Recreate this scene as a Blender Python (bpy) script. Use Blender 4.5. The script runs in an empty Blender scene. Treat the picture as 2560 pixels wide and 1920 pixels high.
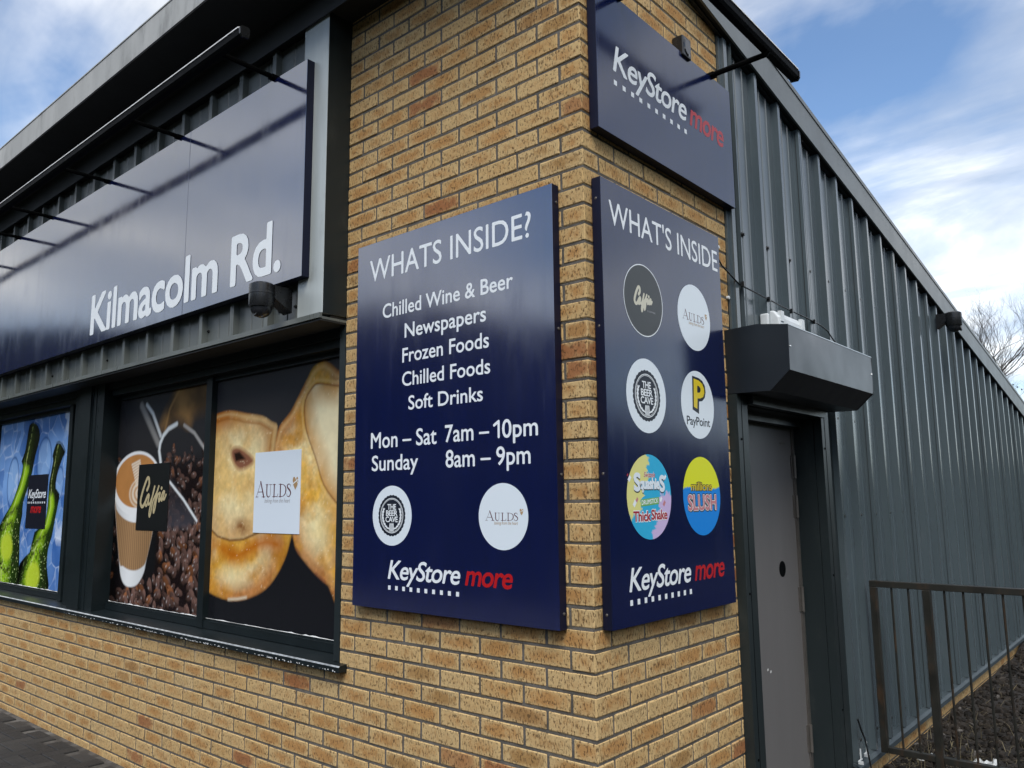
import bpy, bmesh, math, random
import numpy as np
from mathutils import Vector, Matrix
R = math.radians
rnd = random.Random(7)
scene = bpy.context.scene
COL = scene.collection

# ------------------------------------------------------------------ camera, sky, sun, exposure
CAM = Vector((1.67383, -2.36459, 1.66141))
YAW, PIT, ROL = R(40.863704), R(8.271501), R(-0.616260)
FOCAL = 1980.857
fw = Vector((-math.sin(YAW) * math.cos(PIT), math.cos(YAW) * math.cos(PIT), math.sin(PIT)))
r0 = Vector((math.cos(YAW), math.sin(YAW), 0)); u0 = r0.cross(fw)
RT = r0 * math.cos(ROL) + u0 * math.sin(ROL)
UP = -r0 * math.sin(ROL) + u0 * math.cos(ROL)
cam = bpy.data.cameras.new('camera')
cam.sensor_width = 36; cam.lens = FOCAL / 2560 * 36; cam.clip_start = 0.05; cam.clip_end = 2000
camo = bpy.data.objects.new('camera', cam); COL.objects.link(camo)
camo.matrix_world = Matrix(((RT.x, UP.x, -fw.x, CAM.x), (RT.y, UP.y, -fw.y, CAM.y), (RT.z, UP.z, -fw.z, CAM.z), (0, 0, 0, 1)))
scene.camera = camo

SUN_EL, SUN_AZ = R(50), math.atan2(0.6, -0.8)      # direction the sun stands in: in front of the shop, a little to the right
sd = Vector((math.sin(SUN_AZ) * math.cos(SUN_EL), math.cos(SUN_AZ) * math.cos(SUN_EL), math.sin(SUN_EL)))
sun = bpy.data.lights.new('sun', 'SUN'); sun.energy = 1.35; sun.angle = R(30); sun.color = (1.0, 0.95, 0.87)
suno = bpy.data.objects.new('sun', sun); COL.objects.link(suno)
suno.rotation_euler = sd.to_track_quat('Z', 'Y').to_euler(); suno.location = (5, -10, 12)

world = bpy.data.worlds.new('World'); scene.world = world; world.use_nodes = True
wt = world.node_tree; wt.nodes.clear(); wl = wt.links


def wn(t, **k):
    n = wt.nodes.new(t)
    for a, b in k.items(): setattr(n, a, b)
    return n


sky = wn('ShaderNodeTexSky', sky_type='NISHITA'); sky.sun_disc = False
sky.sun_elevation = SUN_EL; sky.sun_rotation = SUN_AZ; sky.air_density = 1.0; sky.dust_density = 0.5; sky.ozone_density = 2.2
tc = wn('ShaderNodeTexCoord'); sep = wn('ShaderNodeSeparateXYZ'); wl.new(tc.outputs['Generated'], sep.inputs[0])


def wm(op, a, b=None, clamp=False):
    n = wn('ShaderNodeMath', operation=op, use_clamp=clamp)
    for i, v in enumerate((a, b)):
        if v is None: continue
        if isinstance(v, (int, float)): n.inputs[i].default_value = v
        else: wl.new(v, n.inputs[i])
    return n.outputs[0]


zc = wm('ADD', wm('MAXIMUM', sep.outputs[2], 0.0), 0.22)
comb = wn('ShaderNodeCombineXYZ')
wl.new(wm('DIVIDE', sep.outputs[0], zc), comb.inputs[0]); wl.new(wm('DIVIDE', sep.outputs[1], zc), comb.inputs[1])


def wnoise(scale, detail, rough, dist, loc=(0, 0, 0), sc=(1, 1, 1), rot=0.0):
    mp = wn('ShaderNodeMapping'); mp.inputs['Location'].default_value = loc; mp.inputs['Scale'].default_value = sc
    mp.inputs['Rotation'].default_value = (0, 0, rot)
    wl.new(comb.outputs[0], mp.inputs[0])
    n = wn('ShaderNodeTexNoise'); wl.new(mp.outputs[0], n.inputs['Vector'])
    n.inputs['Scale'].default_value = scale; n.inputs['Detail'].default_value = detail
    n.inputs['Roughness'].default_value = rough; n.inputs['Distortion'].default_value = dist
    return n.outputs[0]


def wramp(v, stops):
    r = wn('ShaderNodeValToRGB'); wl.new(v, r.inputs[0])
    e = r.color_ramp.elements
    e[0].position, e[0].color = stops[0][0], (*stops[0][1], 1)
    e[1].position, e[1].color = stops[-1][0], (*stops[-1][1], 1)
    for p, c in stops[1:-1]:
        q = e.new(p); q.color = (*c, 1)
    return r.outputs[0]


BIGLOC = (9.8, 9.0, 0)
n_big = wnoise(0.85, 7, 0.52, 0.35, BIGLOC, (1.0, 1.25, 1), 0.5)
n_wisp = wnoise(2.0, 6, 0.52, 0.8, (0.7, 0.6, 0), (0.55, 1.7, 1), 0.9)
mask = wramp(wm('ADD', wm('MULTIPLY', n_big, 0.72), wm('MULTIPLY', n_wisp, 0.28)), [(0.40, (.02, .02, .02)), (0.49, (.48, .48, .48)), (0.60, (.96, .96, .96))])
shade = wramp(wnoise(1.7, 7, 0.55, 0.5, (28.5, 24.9, 0), (0.8, 1.3, 1), 0.3), [(0.36, (3.6, 4.1, 4.9)), (0.49, (5.8, 6.1, 6.5)), (0.64, (12.0, 11.7, 11.0))])
bw = wn('ShaderNodeRGBToBW'); wl.new(sky.outputs[0], bw.inputs[0])          # clouds take their light from the sky around them
lit = wm('MINIMUM', wm('ADD', wm('MULTIPLY', bw.outputs[0], 0.165), 0.42), 0.95)
cl = wn('ShaderNodeVectorMath', operation='SCALE'); wl.new(shade, cl.inputs[0]); wl.new(lit, cl.inputs[3]); shade = cl.outputs[0]
mx = wn('ShaderNodeMix', data_type='RGBA'); wl.new(mask, mx.inputs[0])
hs = wn('ShaderNodeHueSaturation'); hs.inputs['Saturation'].default_value = 1.08; hs.inputs['Value'].default_value = .95; wl.new(sky.outputs[0], hs.inputs['Color'])
wl.new(hs.outputs[0], mx.inputs[6]); wl.new(shade, mx.inputs[7])
bg = wn('ShaderNodeBackground'); bg.inputs[1].default_value = 0.1; wl.new(mx.outputs[2], bg.inputs[0])
wo = wn('ShaderNodeOutputWorld'); wl.new(bg.outputs[0], wo.inputs[0])

vs = scene.view_settings
vs.view_transform = 'Standard'; vs.look = 'None'; vs.exposure = 1.06; vs.gamma = 1.0; vs.use_curve_mapping = False
scene.cycles.max_bounces = 6; scene.cycles.diffuse_bounces = 4; scene.cycles.glossy_bounces = 4
scene.cycles.caustics_reflective = False; scene.cycles.caustics_refractive = False


# ------------------------------------------------------------------ materials
def hexc(h):
    h = h.lstrip('#'); v = [int(h[i:i + 2], 16) / 255 for i in (0, 2, 4)]
    return tuple(c / 12.92 if c <= .04045 else ((c + .055) / 1.055) ** 2.4 for c in v)


class NT:
    def __init__(s, name):
        s.m = bpy.data.materials.new(name); s.m.use_nodes = True; s.t = s.m.node_tree; s.t.nodes.clear()
        s.out = s.t.nodes.new('ShaderNodeOutputMaterial'); s.p = s.t.nodes.new('ShaderNodeBsdfPrincipled')
        s.t.links.new(s.p.outputs[0], s.out.inputs[0])

    def n(s, t, **k):
        x = s.t.nodes.new(t)
        for a, b in k.items(): setattr(x, a, b)
        return x

    def put(s, v, sock):
        if isinstance(v, (int, float)): sock.default_value = v
        elif isinstance(v, (tuple, list)): sock.default_value = (*v, 1) if len(v) == 3 and sock.type == 'RGBA' else v
        else: s.t.links.new(v, sock)

    def math(s, op, a, b=None, c=None, clamp=False):
        x = s.n('ShaderNodeMath', operation=op, use_clamp=clamp)
        for i, v in enumerate((a, b, c)):
            if v is not None: s.put(v, x.inputs[i])
        return x.outputs[0]

    def mix(s, f, a, b, blend='MIX'):
        x = s.n('ShaderNodeMix', data_type='RGBA', blend_type=blend)
        s.put(f, x.inputs[0]); s.put(a, x.inputs[6]); s.put(b, x.inputs[7]); return x.outputs[2]

    def pos(s, scale=(1, 1, 1), obj=False):
        v = s.n('ShaderNodeTexCoord').outputs['Object'] if obj else s.n('ShaderNodeNewGeometry').outputs['Position']
        mp = s.n('ShaderNodeMapping'); mp.inputs['Scale'].default_value = scale
        s.t.links.new(v, mp.inputs[0]); return mp.outputs[0]

    def noise(s, vec, scale, detail=3, rough=.55, dist=0.0):
        x = s.n('ShaderNodeTexNoise'); s.put(vec, x.inputs['Vector'])
        x.inputs['Scale'].default_value = scale; x.inputs['Detail'].default_value = detail
        x.inputs['Roughness'].default_value = rough; x.inputs['Distortion'].default_value = dist
        return x.outputs[0]

    def ramp(s, v, p0, p1, c0=(0, 0, 0), c1=(1, 1, 1)):
        x = s.n('ShaderNodeMapRange', interpolation_type='SMOOTHSTEP'); s.put(v, x.inputs[0])
        x.inputs[1].default_value = p0; x.inputs[2].default_value = p1
        x.inputs[3].default_value = 0; x.inputs[4].default_value = 1
        if c0 == (0, 0, 0) and c1 == (1, 1, 1): return x.outputs[0]
        return s.mix(x.outputs[0], c0, c1)

    def bump(s, h, dist, strength=1.0):
        b = s.n('ShaderNodeBump'); b.inputs['Distance'].default_value = dist; b.inputs['Strength'].default_value = strength
        s.put(h, b.inputs['Height']); s.t.links.new(b.outputs[0], s.p.inputs['Normal'])

    def base(s, v): s.put(v, s.p.inputs['Base Color'])

    def rough(s, v): s.put(v, s.p.inputs['Roughness'])

    def set(s, **k):
        for a, v in k.items(): s.put(v, s.p.inputs[a.replace('_', ' ')])


def paint(name, rgb, rough=.45, metal=0.0, ior=1.5, var=.12, scale=3.0, streak=False, bump=0.0, bscale=60, dirt=None, dirtamt=0.0):
    t = NT(name)
    v = t.pos((1, 1, .12) if streak else (1, 1, 1))
    n = t.noise(v, scale, 5, .6)
    lo = tuple(c * (1 - var) for c in rgb); hi = tuple(c * (1 + var) for c in rgb)
    c = t.ramp(n, .3, .7, lo, hi)
    if dirt:
        d = t.ramp(t.noise(t.pos((1, 1, .35)), scale * 2.3, 7, .65), .5, .78)
        c = t.mix(t.math('MULTIPLY', d, dirtamt), c, dirt)
    t.base(c)
    t.rough(t.math('ADD', t.math('MULTIPLY', t.noise(v, scale * 2.7, 4), .16), rough - .08))
    t.set(Metallic=metal, IOR=ior)
    if bump: t.bump(t.noise(t.pos(), bscale, 4), bump)
    return t.m


def flat(name, rgb, rough=.4, ior=1.45):
    t = NT(name); t.base(rgb)
    t.rough(t.math('ADD', t.math('MULTIPLY', t.noise(t.pos(), 25, 3), .1), rough - .05)); t.set(IOR=ior)
    return t.m


def brick_mat():
    t = NT('buff_brick')
    uv = t.n('ShaderNodeUVMap'); s3 = t.n('ShaderNodeSeparateXYZ'); t.t.links.new(uv.outputs[0], s3.inputs[0])
    u, v = s3.outputs[0], s3.outputs[1]
    oi = t.n('ShaderNodeObjectInfo').outputs['Random']
    at = t.n('ShaderNodeAttribute', attribute_name='rnd').outputs['Fac']
    r = t.math('FRACT', t.math('ADD', oi, at))
    r2 = t.math('FRACT', t.math('MULTIPLY', r, 7.31)); r3 = t.math('FRACT', t.math('MULTIPLY', r, 23.17))
    eu = t.math('MULTIPLY', t.math('MULTIPLY', u, t.math('SUBTRACT', 1.0, u)), 4.0)
    ev = t.math('MULTIPLY', t.math('MULTIPLY', v, t.math('SUBTRACT', 1.0, v)), 4.0)
    cen = t.math('MULTIPLY', t.math('POWER', eu, .5, clamp=True), t.math('POWER', ev, .7, clamp=True))
    p = t.pos()
    blot = t.noise(p, 16, 4, .6)
    streak = t.noise(t.pos((1, 1, .45)), 70, 4, .7)
    wv = t.math('MULTIPLY', t.math('MULTIPLY', cen, blot), t.math('ADD', .6, r2))
    warm = t.ramp(t.math('ADD', wv, t.math('MULTIPLY', t.math('SUBTRACT', streak, .5), .95)), .14, .72)
    pale = t.mix(r3, (.60, .40, .172), (.65, .462, .222))
    c = t.mix(t.math('MULTIPLY', warm, .8), pale, t.mix(r2, (.43, .205, .06), (.47, .225, .064)))
    red = t.math('MULTIPLY', t.ramp(r, .935, .97), t.ramp(t.math('ADD', blot, t.math('MULTIPLY', cen, .3)), .4, .75))
    c = t.mix(t.math('MULTIPLY', red, .85), c, (.33, .115, .04))
    grn = t.math('MULTIPLY', t.ramp(r3, .82, .95), t.math('MULTIPLY', warm, .35))
    c = t.mix(grn, c, (.20, .15, .055))
    drag = t.noise(t.pos((1, 1, .42)), 150, 3, .6)
    drag2 = t.noise(t.pos((1, 1, .55)), 60, 4, .7)
    sp = t.math('MULTIPLY', t.ramp(drag, .52, .61), t.ramp(drag2, .36, .55))
    c = t.mix(t.math('MULTIPLY', sp, .8), c, (.085, .045, .018))
    grit = t.noise(p, 420, 2, .5)
    c = t.mix(t.ramp(grit, .3, .75), t.mix(.18, c, (.08, .05, .02)), c)
    # efflorescence, with shapes of its own
    eff = t.math('MULTIPLY', t.ramp(t.noise(p, 1.9, 3, .5), .62, .74), t.ramp(t.noise(p, 22, 5, .65), .50, .68))
    c = t.mix(t.math('MULTIPLY', eff, .35), c, (.6, .58, .54))
    t.base(c); t.rough(.88); t.set(IOR=1.4)
    h = t.math('SUBTRACT', t.math('MULTIPLY', grit, .35), t.math('MULTIPLY', sp, .9))
    t.bump(t.math('ADD', h, t.math('MULTIPLY', drag2, .6)), .0022, .8)
    return t.m


def sign_mat(name, rgb, rough, ior):
    t = NT(name)
    st = t.noise(t.pos((1, 1, .06)), 34, 5, .6)
    t.base(t.ramp(st, .35, .7, tuple(c * .94 for c in rgb), tuple(c * 1.08 for c in rgb)))
    sm = t.ramp(t.noise(t.pos((1, 1, .3)), 5, 6, .65), .45, .75)
    dust = t.ramp(t.noise(t.pos((1, 1, .05)), 26, 6, .7), .52, .78)
    t.rough(t.math('ADD', t.math('ADD', t.math('MULTIPLY', sm, .06), t.math('MULTIPLY', dust, .07)), rough)); t.set(IOR=ior)
    t.bump(t.noise(t.pos(), 1.6, 2), .004, .35)
    return t.m


def attr_mat(name, rough=.25):
    t = NT(name); a = t.n('ShaderNodeVertexColor', layer_name='Col'); t.base(a.outputs[0]); t.rough(rough)
    t.set(IOR=1.25); return t.m


M = {}
M['brick'] = brick_mat()
t = NT('mortar'); q = t.noise(t.pos(), 9, 5, .6); c = t.ramp(q, .3, .75, (.075, .067, .056), (.155, .142, .125))
c = t.mix(t.ramp(t.noise(t.pos(), 130, 3), .55, .75), c, (.07, .06, .05))
t.base(c); t.rough(.92); t.bump(t.noise(t.pos(), 160, 4), .003); M['mortar'] = t.m
M['clad'] = paint('cladding_paint', (.072, .095, .107), .22, .0, 1.75, .10, 2.2, True, dirt=(.13, .15, .16), dirtamt=.3)
M['clad_seam'] = paint('dark_seam_line', (.01, .012, .013), .6)  # dark line along each sheet joint
M['flash'] = paint('slate_base_flashing', (.05, .065, .074), .5, .0, 1.25, .15, 4)
M['trim'] = paint('anthracite_trim', (.018, .025, .027), .34, .0, 1.4, .12, 3, True, dirt=(.09, .095, .09), dirtamt=.25)
M['post'] = paint('grey_green_trim', (.115, .128, .12), .30, .0, 1.7, .14, 4, True, bump=.0006, bscale=9, dirt=(.2, .2, .18), dirtamt=.3)
M['post_sheen'] = paint('grey_post_painted_sheen', (.46, .50, .49), .36, .15, 1.6, .12, 5, True, bump=.0006, bscale=9, dirt=(.2, .21, .2), dirtamt=.4)  # grey post paint, made paler to carry the bright sky it reflects
M['frame'] = paint('window_frame_paint', (.009, .014, .016), .36, .0, 1.38, .15, 4)
M['soffit'] = paint('dark_soffit', (.018, .02, .02), .6, .0, 1.45, .2, 2)
M['fascia'] = paint('weathered_grey_fascia', (.38, .385, .37), .5, .0, 1.5, .14, 3, True, dirt=(.10, .10, .09), dirtamt=.7)
M['verge'] = paint('grey_verge_trim', (.15, .165, .165), .4, .0, 1.5, .12, 2.5, False, dirt=(.09, .09, .085), dirtamt=.5)
M['sign1'] = sign_mat('navy_board_face', (.0006, .0045, .058), .12, 2.7)
M['sign'] = sign_mat('navy_sign_face', (.002, .006, .050), .11, 3.0)
M['sign2'] = sign_mat('navy_sign_face_matt', (.003, .008, .050), .15, 1.72)
M['sign_edge'] = paint('navy_sign_edge', (.003, .005, .022), .5, .0, 1.35, .1, 6)  # same vinyl as the faces, coloured darker for the dim board sides
M['glint'] = paint('painted_sky_glint', (.86, .87, .87), .5, .0, 1.5, .15, 30)  # near-white colour standing in for reflected sky
M['vinyl'] = flat('white_vinyl', (.82, .87, .90), .38)
M['red'] = flat('red_vinyl', (.46, .010, .014), .36)
M['black'] = paint('black_powder_coat', (.002, .0023, .0026), .6, .0, 1.15, .2, 6)
M['blackpl'] = paint('black_plastic', (.012, .013, .014), .28, .0, 1.5, .2, 9)
M['alu'] = paint('bare_aluminium_edge', (.62, .64, .65), .32, 1.0, 1.5, .1, 40)
M['glass_dark'] = paint('smoked_lens', (.02, .022, .026), .08, .0, 1.6, .1, 3)
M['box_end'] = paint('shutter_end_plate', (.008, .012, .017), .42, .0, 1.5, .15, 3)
t = NT('shutter_sheet_metal'); t.base(t.ramp(t.noise(t.pos(), 3, 5), .3, .7, (.10, .104, .108), (.15, .154, .158)))
t.set(Metallic=.85); t.rough(.36); t.bump(t.noise(t.pos(), 2.6, 2), .012, .6); M['box'] = t.m
M['door'] = paint('grey_door_paint', (.145, .139, .137), .42, .0, 1.5, .08, 1.6, True, dirt=(.16, .155, .15), dirtamt=.25)
M['hinge'] = paint('door_hinge_metal', (.13, .12, .11), .4, .4, 1.5, .15, 8)
M['rail'] = paint('bronze_black_railing', (.020, .020, .017), .36, .0, 1.5, .3, 7, False, dirt=(.075, .04, .02), dirtamt=.8)
M['white'] = paint('white_plastic', (.66, .70, .72), .4, .0, 1.5, .08, 9, dirt=(.4, .41, .4), dirtamt=.5)
M['sill_glint'] = paint('painted_sill_highlight', (.42, .44, .45), .35, .5, 1.5, .35, 30)  # light tone painting in the sill's bevel highlight
M['chips'] = flat('bare_chip', (.78, .79, .78), .6)
t = NT('charcoal_paver'); oi = t.n('ShaderNodeObjectInfo').outputs['Random']; at = t.n('ShaderNodeAttribute', attribute_name='rnd').outputs['Fac']
r = t.math('FRACT', t.math('ADD', oi, at)); c = t.mix(r, (.028, .028, .029), (.050, .049, .048))
c = t.mix(t.math('MULTIPLY', t.ramp(t.noise(t.pos(), 140, 4), .5, .75), .6), c, (.085, .083, .08)); t.base(c)
t.rough(t.math('ADD', .5, t.math('MULTIPLY', t.noise(t.pos(), 6, 4), .3))); t.set(IOR=1.3); t.bump(t.noise(t.pos(), 220, 4), .003); M['paver'] = t.m
t = NT('jointing_sand'); t.base(t.ramp(t.noise(t.pos(), 8, 6), .35, .7, (.07, .065, .06), (.17, .165, .155))); t.rough(.95); t.set(IOR=1.1); M['sand'] = t.m
t = NT('dark_soil'); n = t.noise(t.pos(), 7, 8, .7); c = t.ramp(n, .3, .7, (.009, .007, .006), (.030, .024, .019))
c = t.mix(t.ramp(t.noise(t.pos(), 45, 5, .7), .62, .72), c, (.07, .06, .052)); t.base(c); t.rough(.9)
t.bump(t.noise(t.pos(), 30, 8, .7), .03); M['soil'] = t.m
t = NT('soil_clods'); oi = t.n('ShaderNodeAttribute', attribute_name='rnd').outputs['Fac']
c = t.mix(oi, (.006, .005, .004), (.036, .029, .023)); c = t.mix(t.ramp(oi, .95, .99), c, (.13, .12, .11)); t.base(c); t.rough(.8); t.set(IOR=1.3)
t.bump(t.noise(t.pos(), 90, 5), .006); M['clod'] = t.m
t = NT('terrain'); n = t.noise(t.pos(), .05, 8, .65); c = t.ramp(n, .35, .65, (.009, .012, .008), (.024, .027, .020))
t.base(c); t.rough(.95); t.set(IOR=1.0); M['terrain'] = t.m
t = NT('bare_bark'); t.base(t.ramp(t.noise(t.pos(), 5, 5), .3, .7, (.035, .030, .026), (.085, .075, .066))); t.rough(.85); M['bark'] = t.m
t = NT('dry_straw'); oi = t.n('ShaderNodeAttribute', attribute_name='rnd').outputs['Fac']; t.base(t.mix(oi, (.07, .058, .03), (.22, .18, .10))); t.rough(.8); M['straw'] = t.m
M['print'] = attr_mat('printed_vinyl_picture', .22)
M['print_m'] = attr_mat('printed_vinyl_badge', .36)
M['card_white'] = flat('printed_white_card', (.72, .80, .88), .3, 1.3)
M['card_black'] = flat('printed_black_card', (.010, .011, .012), .3)
M['card_navy'] = flat('printed_navy_card', (.008, .009, .02), .3)
M['gold'] = flat('printed_gold', (.50, .42, .24), .4)
M['cream'] = flat('printed_cream', (.62, .60, .48), .4)
M['plum'] = flat('printed_plum', (.095, .014, .03), .4)
M['tan'] = flat('printed_tan', (.42, .27, .13), .4)
M['grey_txt'] = flat('printed_pale_grey', (.38, .38, .40), .4)
M['ink'] = flat('printed_ink', (.010, .014, .026), .4)
M['caff_disc'] = flat('printed_slate_disc', (.030, .034, .034), .34)
M['disc'] = flat('printed_pale_disc', (.74, .82, .88), .36)
M['yellow'] = flat('printed_yellow', (.72, .55, .015), .36)
M['lemon'] = flat('printed_lemon', (.62, .68, .02), .36)
M['azure'] = flat('printed_azure', (.01, .20, .66), .36)
M['pink'] = flat('printed_pink', (.55, .22, .24), .36)
M['deepred'] = flat('printed_deep_red', (.38, .02, .035), .36)
M['leafgreen'] = flat('printed_green', (.16, .42, .10), .36)
M['litter'] = paint('litter_paper', (.6, .62, .62), .5, var=.2, scale=40)


# ------------------------------------------------------------------ helpers
WL = {}


def wloc(o): return WL.get(o.name, Vector((0, 0, 0))) if o else Vector((0, 0, 0))


def tag(o, label=None, cat=None, group=None, kind=None):
    if label: o['label'] = label
    if cat: o['category'] = cat
    if group: o['group'] = group
    if kind: o['kind'] = kind
    return o


def thing(name, label, cat, loc, group=None):
    o = bpy.data.objects.new(name, None); COL.objects.link(o); o.location = loc; o.empty_display_size = .1
    WL[o.name] = Vector(loc); return tag(o, label, cat, group)


def link(name, me, mat=None, parent=None, loc=None):
    """links a mesh object; loc is its world place (default: the parent's place)"""
    o = bpy.data.objects.new(name, me); COL.objects.link(o)
    pl = wloc(parent); l = Vector(loc) if loc is not None else pl
    o.location = l - pl; WL[o.name] = l
    if parent: o.parent = parent
    if mat and not me.materials: me.materials.append(mat if not isinstance(mat, str) else M[mat])
    return o


class MB:
    def __init__(s): s.v = []; s.f = []; s.r = []

    def poly(s, pts):
        b = len(s.v); s.v += [tuple(p) for p in pts]; s.f.append(tuple(range(b, b + len(pts)))); return s

    def box(s, x0, x1, y0, y1, z0, z1):
        b = len(s.v)
        s.v += [(x0, y0, z0), (x1, y0, z0), (x1, y1, z0), (x0, y1, z0), (x0, y0, z1), (x1, y0, z1), (x1, y1, z1), (x0, y1, z1)]
        s.f += [(b + i, b + j, b + k, b + l) for i, j, k, l in ((0, 3, 2, 1), (4, 5, 6, 7), (0, 1, 5, 4), (1, 2, 6, 5), (2, 3, 7, 6), (3, 0, 4, 7))]
        return s

    def cbox(s, x0, x1, y0, y1, z0, z1, c):
        """box with chamfered edges"""
        ex = [(x0, x0 + c, x1 - c, x1), (y0, y0 + c, y1 - c, y1), (z0, z0 + c, z1 - c, z1)]
        idx = {}
        b = len(s.v)
        for i in (0, 1):
            for j in (0, 1):
                for k in (0, 1):
                    for a in range(3):
                        q = [ex[0][1 + i], ex[1][1 + j], ex[2][1 + k]]
                        q[a] = ex[a][0] if (i, j, k)[a] == 0 else ex[a][3]
                        idx[i, j, k, a] = len(s.v); s.v.append(tuple(q))
        I = idx
        fs = []
        for a in range(3):
            o1, o2 = [d for d in range(3) if d != a]
            for sgn in (0, 1):
                def key(p, q):
                    d = [0, 0, 0]; d[a] = sgn; d[o1] = p; d[o2] = q; return (*d, a)
                f = [I[key(0, 0)], I[key(1, 0)], I[key(1, 1)], I[key(0, 1)]]
                fs.append((f, a, sgn))
        for a in range(3):   # edges along axis a
            o1, o2 = [d for d in range(3) if d != a]
            for p in (0, 1):
                for q in (0, 1):
                    d0 = [0, 0, 0]; d0[o1] = p; d0[o2] = q; d1 = d0[:]; d1[a] = 1
                    fs.append(([I[(*d0, o1)], I[(*d1, o1)], I[(*d1, o2)], I[(*d0, o2)]], None, 0))
        for i in (0, 1):
            for j in (0, 1):
                for k in (0, 1): fs.append(([I[i, j, k, 0], I[i, j, k, 1], I[i, j, k, 2]], None, 0))
        cen = Vector(((x0 + x1) / 2, (y0 + y1) / 2, (z0 + z1) / 2))
        for f, a, sgn in fs:
            p = [Vector(s.v[i]) for i in f]
            nrm = (p[1] - p[0]).cross(p[2] - p[0]); mid = sum(p, Vector()) / len(p)
            if nrm.dot(mid - cen) < 0: f = f[::-1]
            s.f.append(tuple(f))
        return s

    def prism(s, pts, axis, a0, a1):
        """2D polygon swept along an axis: axis x -> pts are (y,z); y -> (x,z); z -> (x,y)"""
        def mk(p, a): return {'x': (a, p[0], p[1]), 'y': (p[0], a, p[1]), 'z': (p[0], p[1], a)}[axis]
        n = len(pts); b = len(s.v)
        s.v += [mk(p, a0) for p in pts] + [mk(p, a1) for p in pts]
        ar = sum(pts[i][0] * pts[(i + 1) % n][1] - pts[(i + 1) % n][0] * pts[i][1] for i in range(n))
        flip = (ar > 0) == (axis in 'xz')
        if a1 < a0: flip = not flip
        f0 = list(range(b, b + n)); f1 = list(range(b + n, b + 2 * n))
        s.f.append(tuple(f0[::-1] if flip else f0)); s.f.append(tuple(f1 if flip else f1[::-1]))
        for i in range(n):
            j = (i + 1) % n
            q = (f0[i], f0[j], f1[j], f1[i]); s.f.append(q if flip else q[::-1])
        return s

    def tube(s, pts, rad, n=8, cap=True):
        pts = [Vector(p) for p in pts]; b0 = len(s.v)
        rads = rad if isinstance(rad, (list, tuple)) else [rad] * len(pts)
        prev = None
        for i, p in enumerate(pts):
            d = (pts[min(i + 1, len(pts) - 1)] - pts[max(i - 1, 0)]).normalized()
            a = d.orthogonal().normalized() if prev is None else (prev - d * prev.dot(d)).normalized()
            prev = a; c = d.cross(a)
            for k in range(n):
                t = 2 * math.pi * k / n; s.v.append(tuple(p + (a * math.cos(t) + c * math.sin(t)) * rads[i]))
        for i in range(len(pts) - 1):
            for k in range(n):
                a, c = b0 + i * n + k, b0 + i * n + (k + 1) % n
                s.f.append((a, c, c + n, a + n))
        if cap:
            s.f.append(tuple(range(b0 + n - 1, b0 - 1, -1))); e = b0 + (len(pts) - 1) * n; s.f.append(tuple(range(e, e + n)))
        return s

    def lathe(s, prof, origin, axis='z', n=24):
        """profile of (radius, height) pairs turned about an axis through origin"""
        o = Vector(origin); b = len(s.v)
        for r_, h in prof:
            for k in range(n):
                t = 2 * math.pi * k / n; a, c = r_ * math.cos(t), r_ * math.sin(t)
                s.v.append(tuple(o + (Vector((a, c, h)) if axis == 'z' else Vector((h, a, c)) if axis == 'x' else Vector((c, h, a)))))
        for i in range(len(prof) - 1):
            for k in range(n):
                p, q = b + i * n + k, b + i * n + (k + 1) % n
                s.f.append((p, q, q + n, p + n))
        s.f.append(tuple(range(b + n - 1, b - 1, -1))); e = b + (len(prof) - 1) * n; s.f.append(tuple(range(e, e + n)))
        return s

    def mesh(s, name, origin=(0, 0, 0), smooth=False):
        me = bpy.data.meshes.new(name); o = origin
        me.from_pydata([(x - o[0], y - o[1], z - o[2]) for x, y, z in s.v], [], s.f)
        if smooth: me.shade_smooth()
        me.update(); return me

    def build(s, name, mat, parent=None, loc=None, smooth=False, kind=None, label=None, cat=None):
        l = Vector(loc) if loc is not None else wloc(parent)
        o = link(name, s.mesh(name, l, smooth), mat, parent, l)
        return tag(o, label, cat, None, kind)


def angle_smooth(o, deg=35):
    me = o.data; me.shade_smooth()
    me.set_sharp_from_angle(angle=R(deg)); return o


def bevel(o, w=.002, seg=2):
    m = o.modifiers.new('bevel', 'BEVEL'); m.width = w; m.segments = seg; m.limit_method = 'ANGLE'; m.angle_limit = R(40); return o


def in_view(p, margin=60):
    d = Vector(p) - CAM; D = d.dot(fw)
    if D < .1: return None
    x = 1280 + FOCAL * d.dot(RT) / D; y = 960 - FOCAL * d.dot(UP) / D
    return (x, y, D) if -margin < x < 2560 + margin and -margin < y < 1920 + margin else None
# ------------------------------------------------------------------ ground, terrain, paving, soil
GZ = .04
tagk = lambda o, k: tag(o, kind=k)


def hash2(i, j): return (math.sin(i * 127.1 + j * 311.7) * 43758.5453) % 1


m = MB(); rings = [0, 4, 9, 16, 26, 40, 60, 85, 115, 150, 200, 270, 360, 480, 700]; seg = 72
for ri, rr in enumerate(rings):
    for k in range(seg):
        a = 2 * math.pi * k / seg; x, y = rr * math.cos(a), rr * math.sin(a)
        f = max(0, min(1, (rr - 26) / 130)); f = f * f * (3 - 2 * f)
        dq = abs((a - R(108) + math.pi) % (2 * math.pi) - math.pi); low = max(0, min(1, (dq - R(35)) / R(45)))      # the ground stays low behind the shop
        w = (.12 + .70 * low) + .12 * math.sin(a * 3 + 1.1) * low + .07 * math.sin(a * 7 + .4) * low + .04 * math.sin(a * 15) * low + .04 * hash2(k, ri)
        m.v.append((x, y, -.03 + f * rr * .262 * w))
for i in range(len(rings) - 1):
    for k in range(seg):
        a, b = i * seg + k, i * seg + (k + 1) % seg
        m.f.append((a, a + seg, b + seg, b) if i else (a, a + seg, b + seg))
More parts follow.
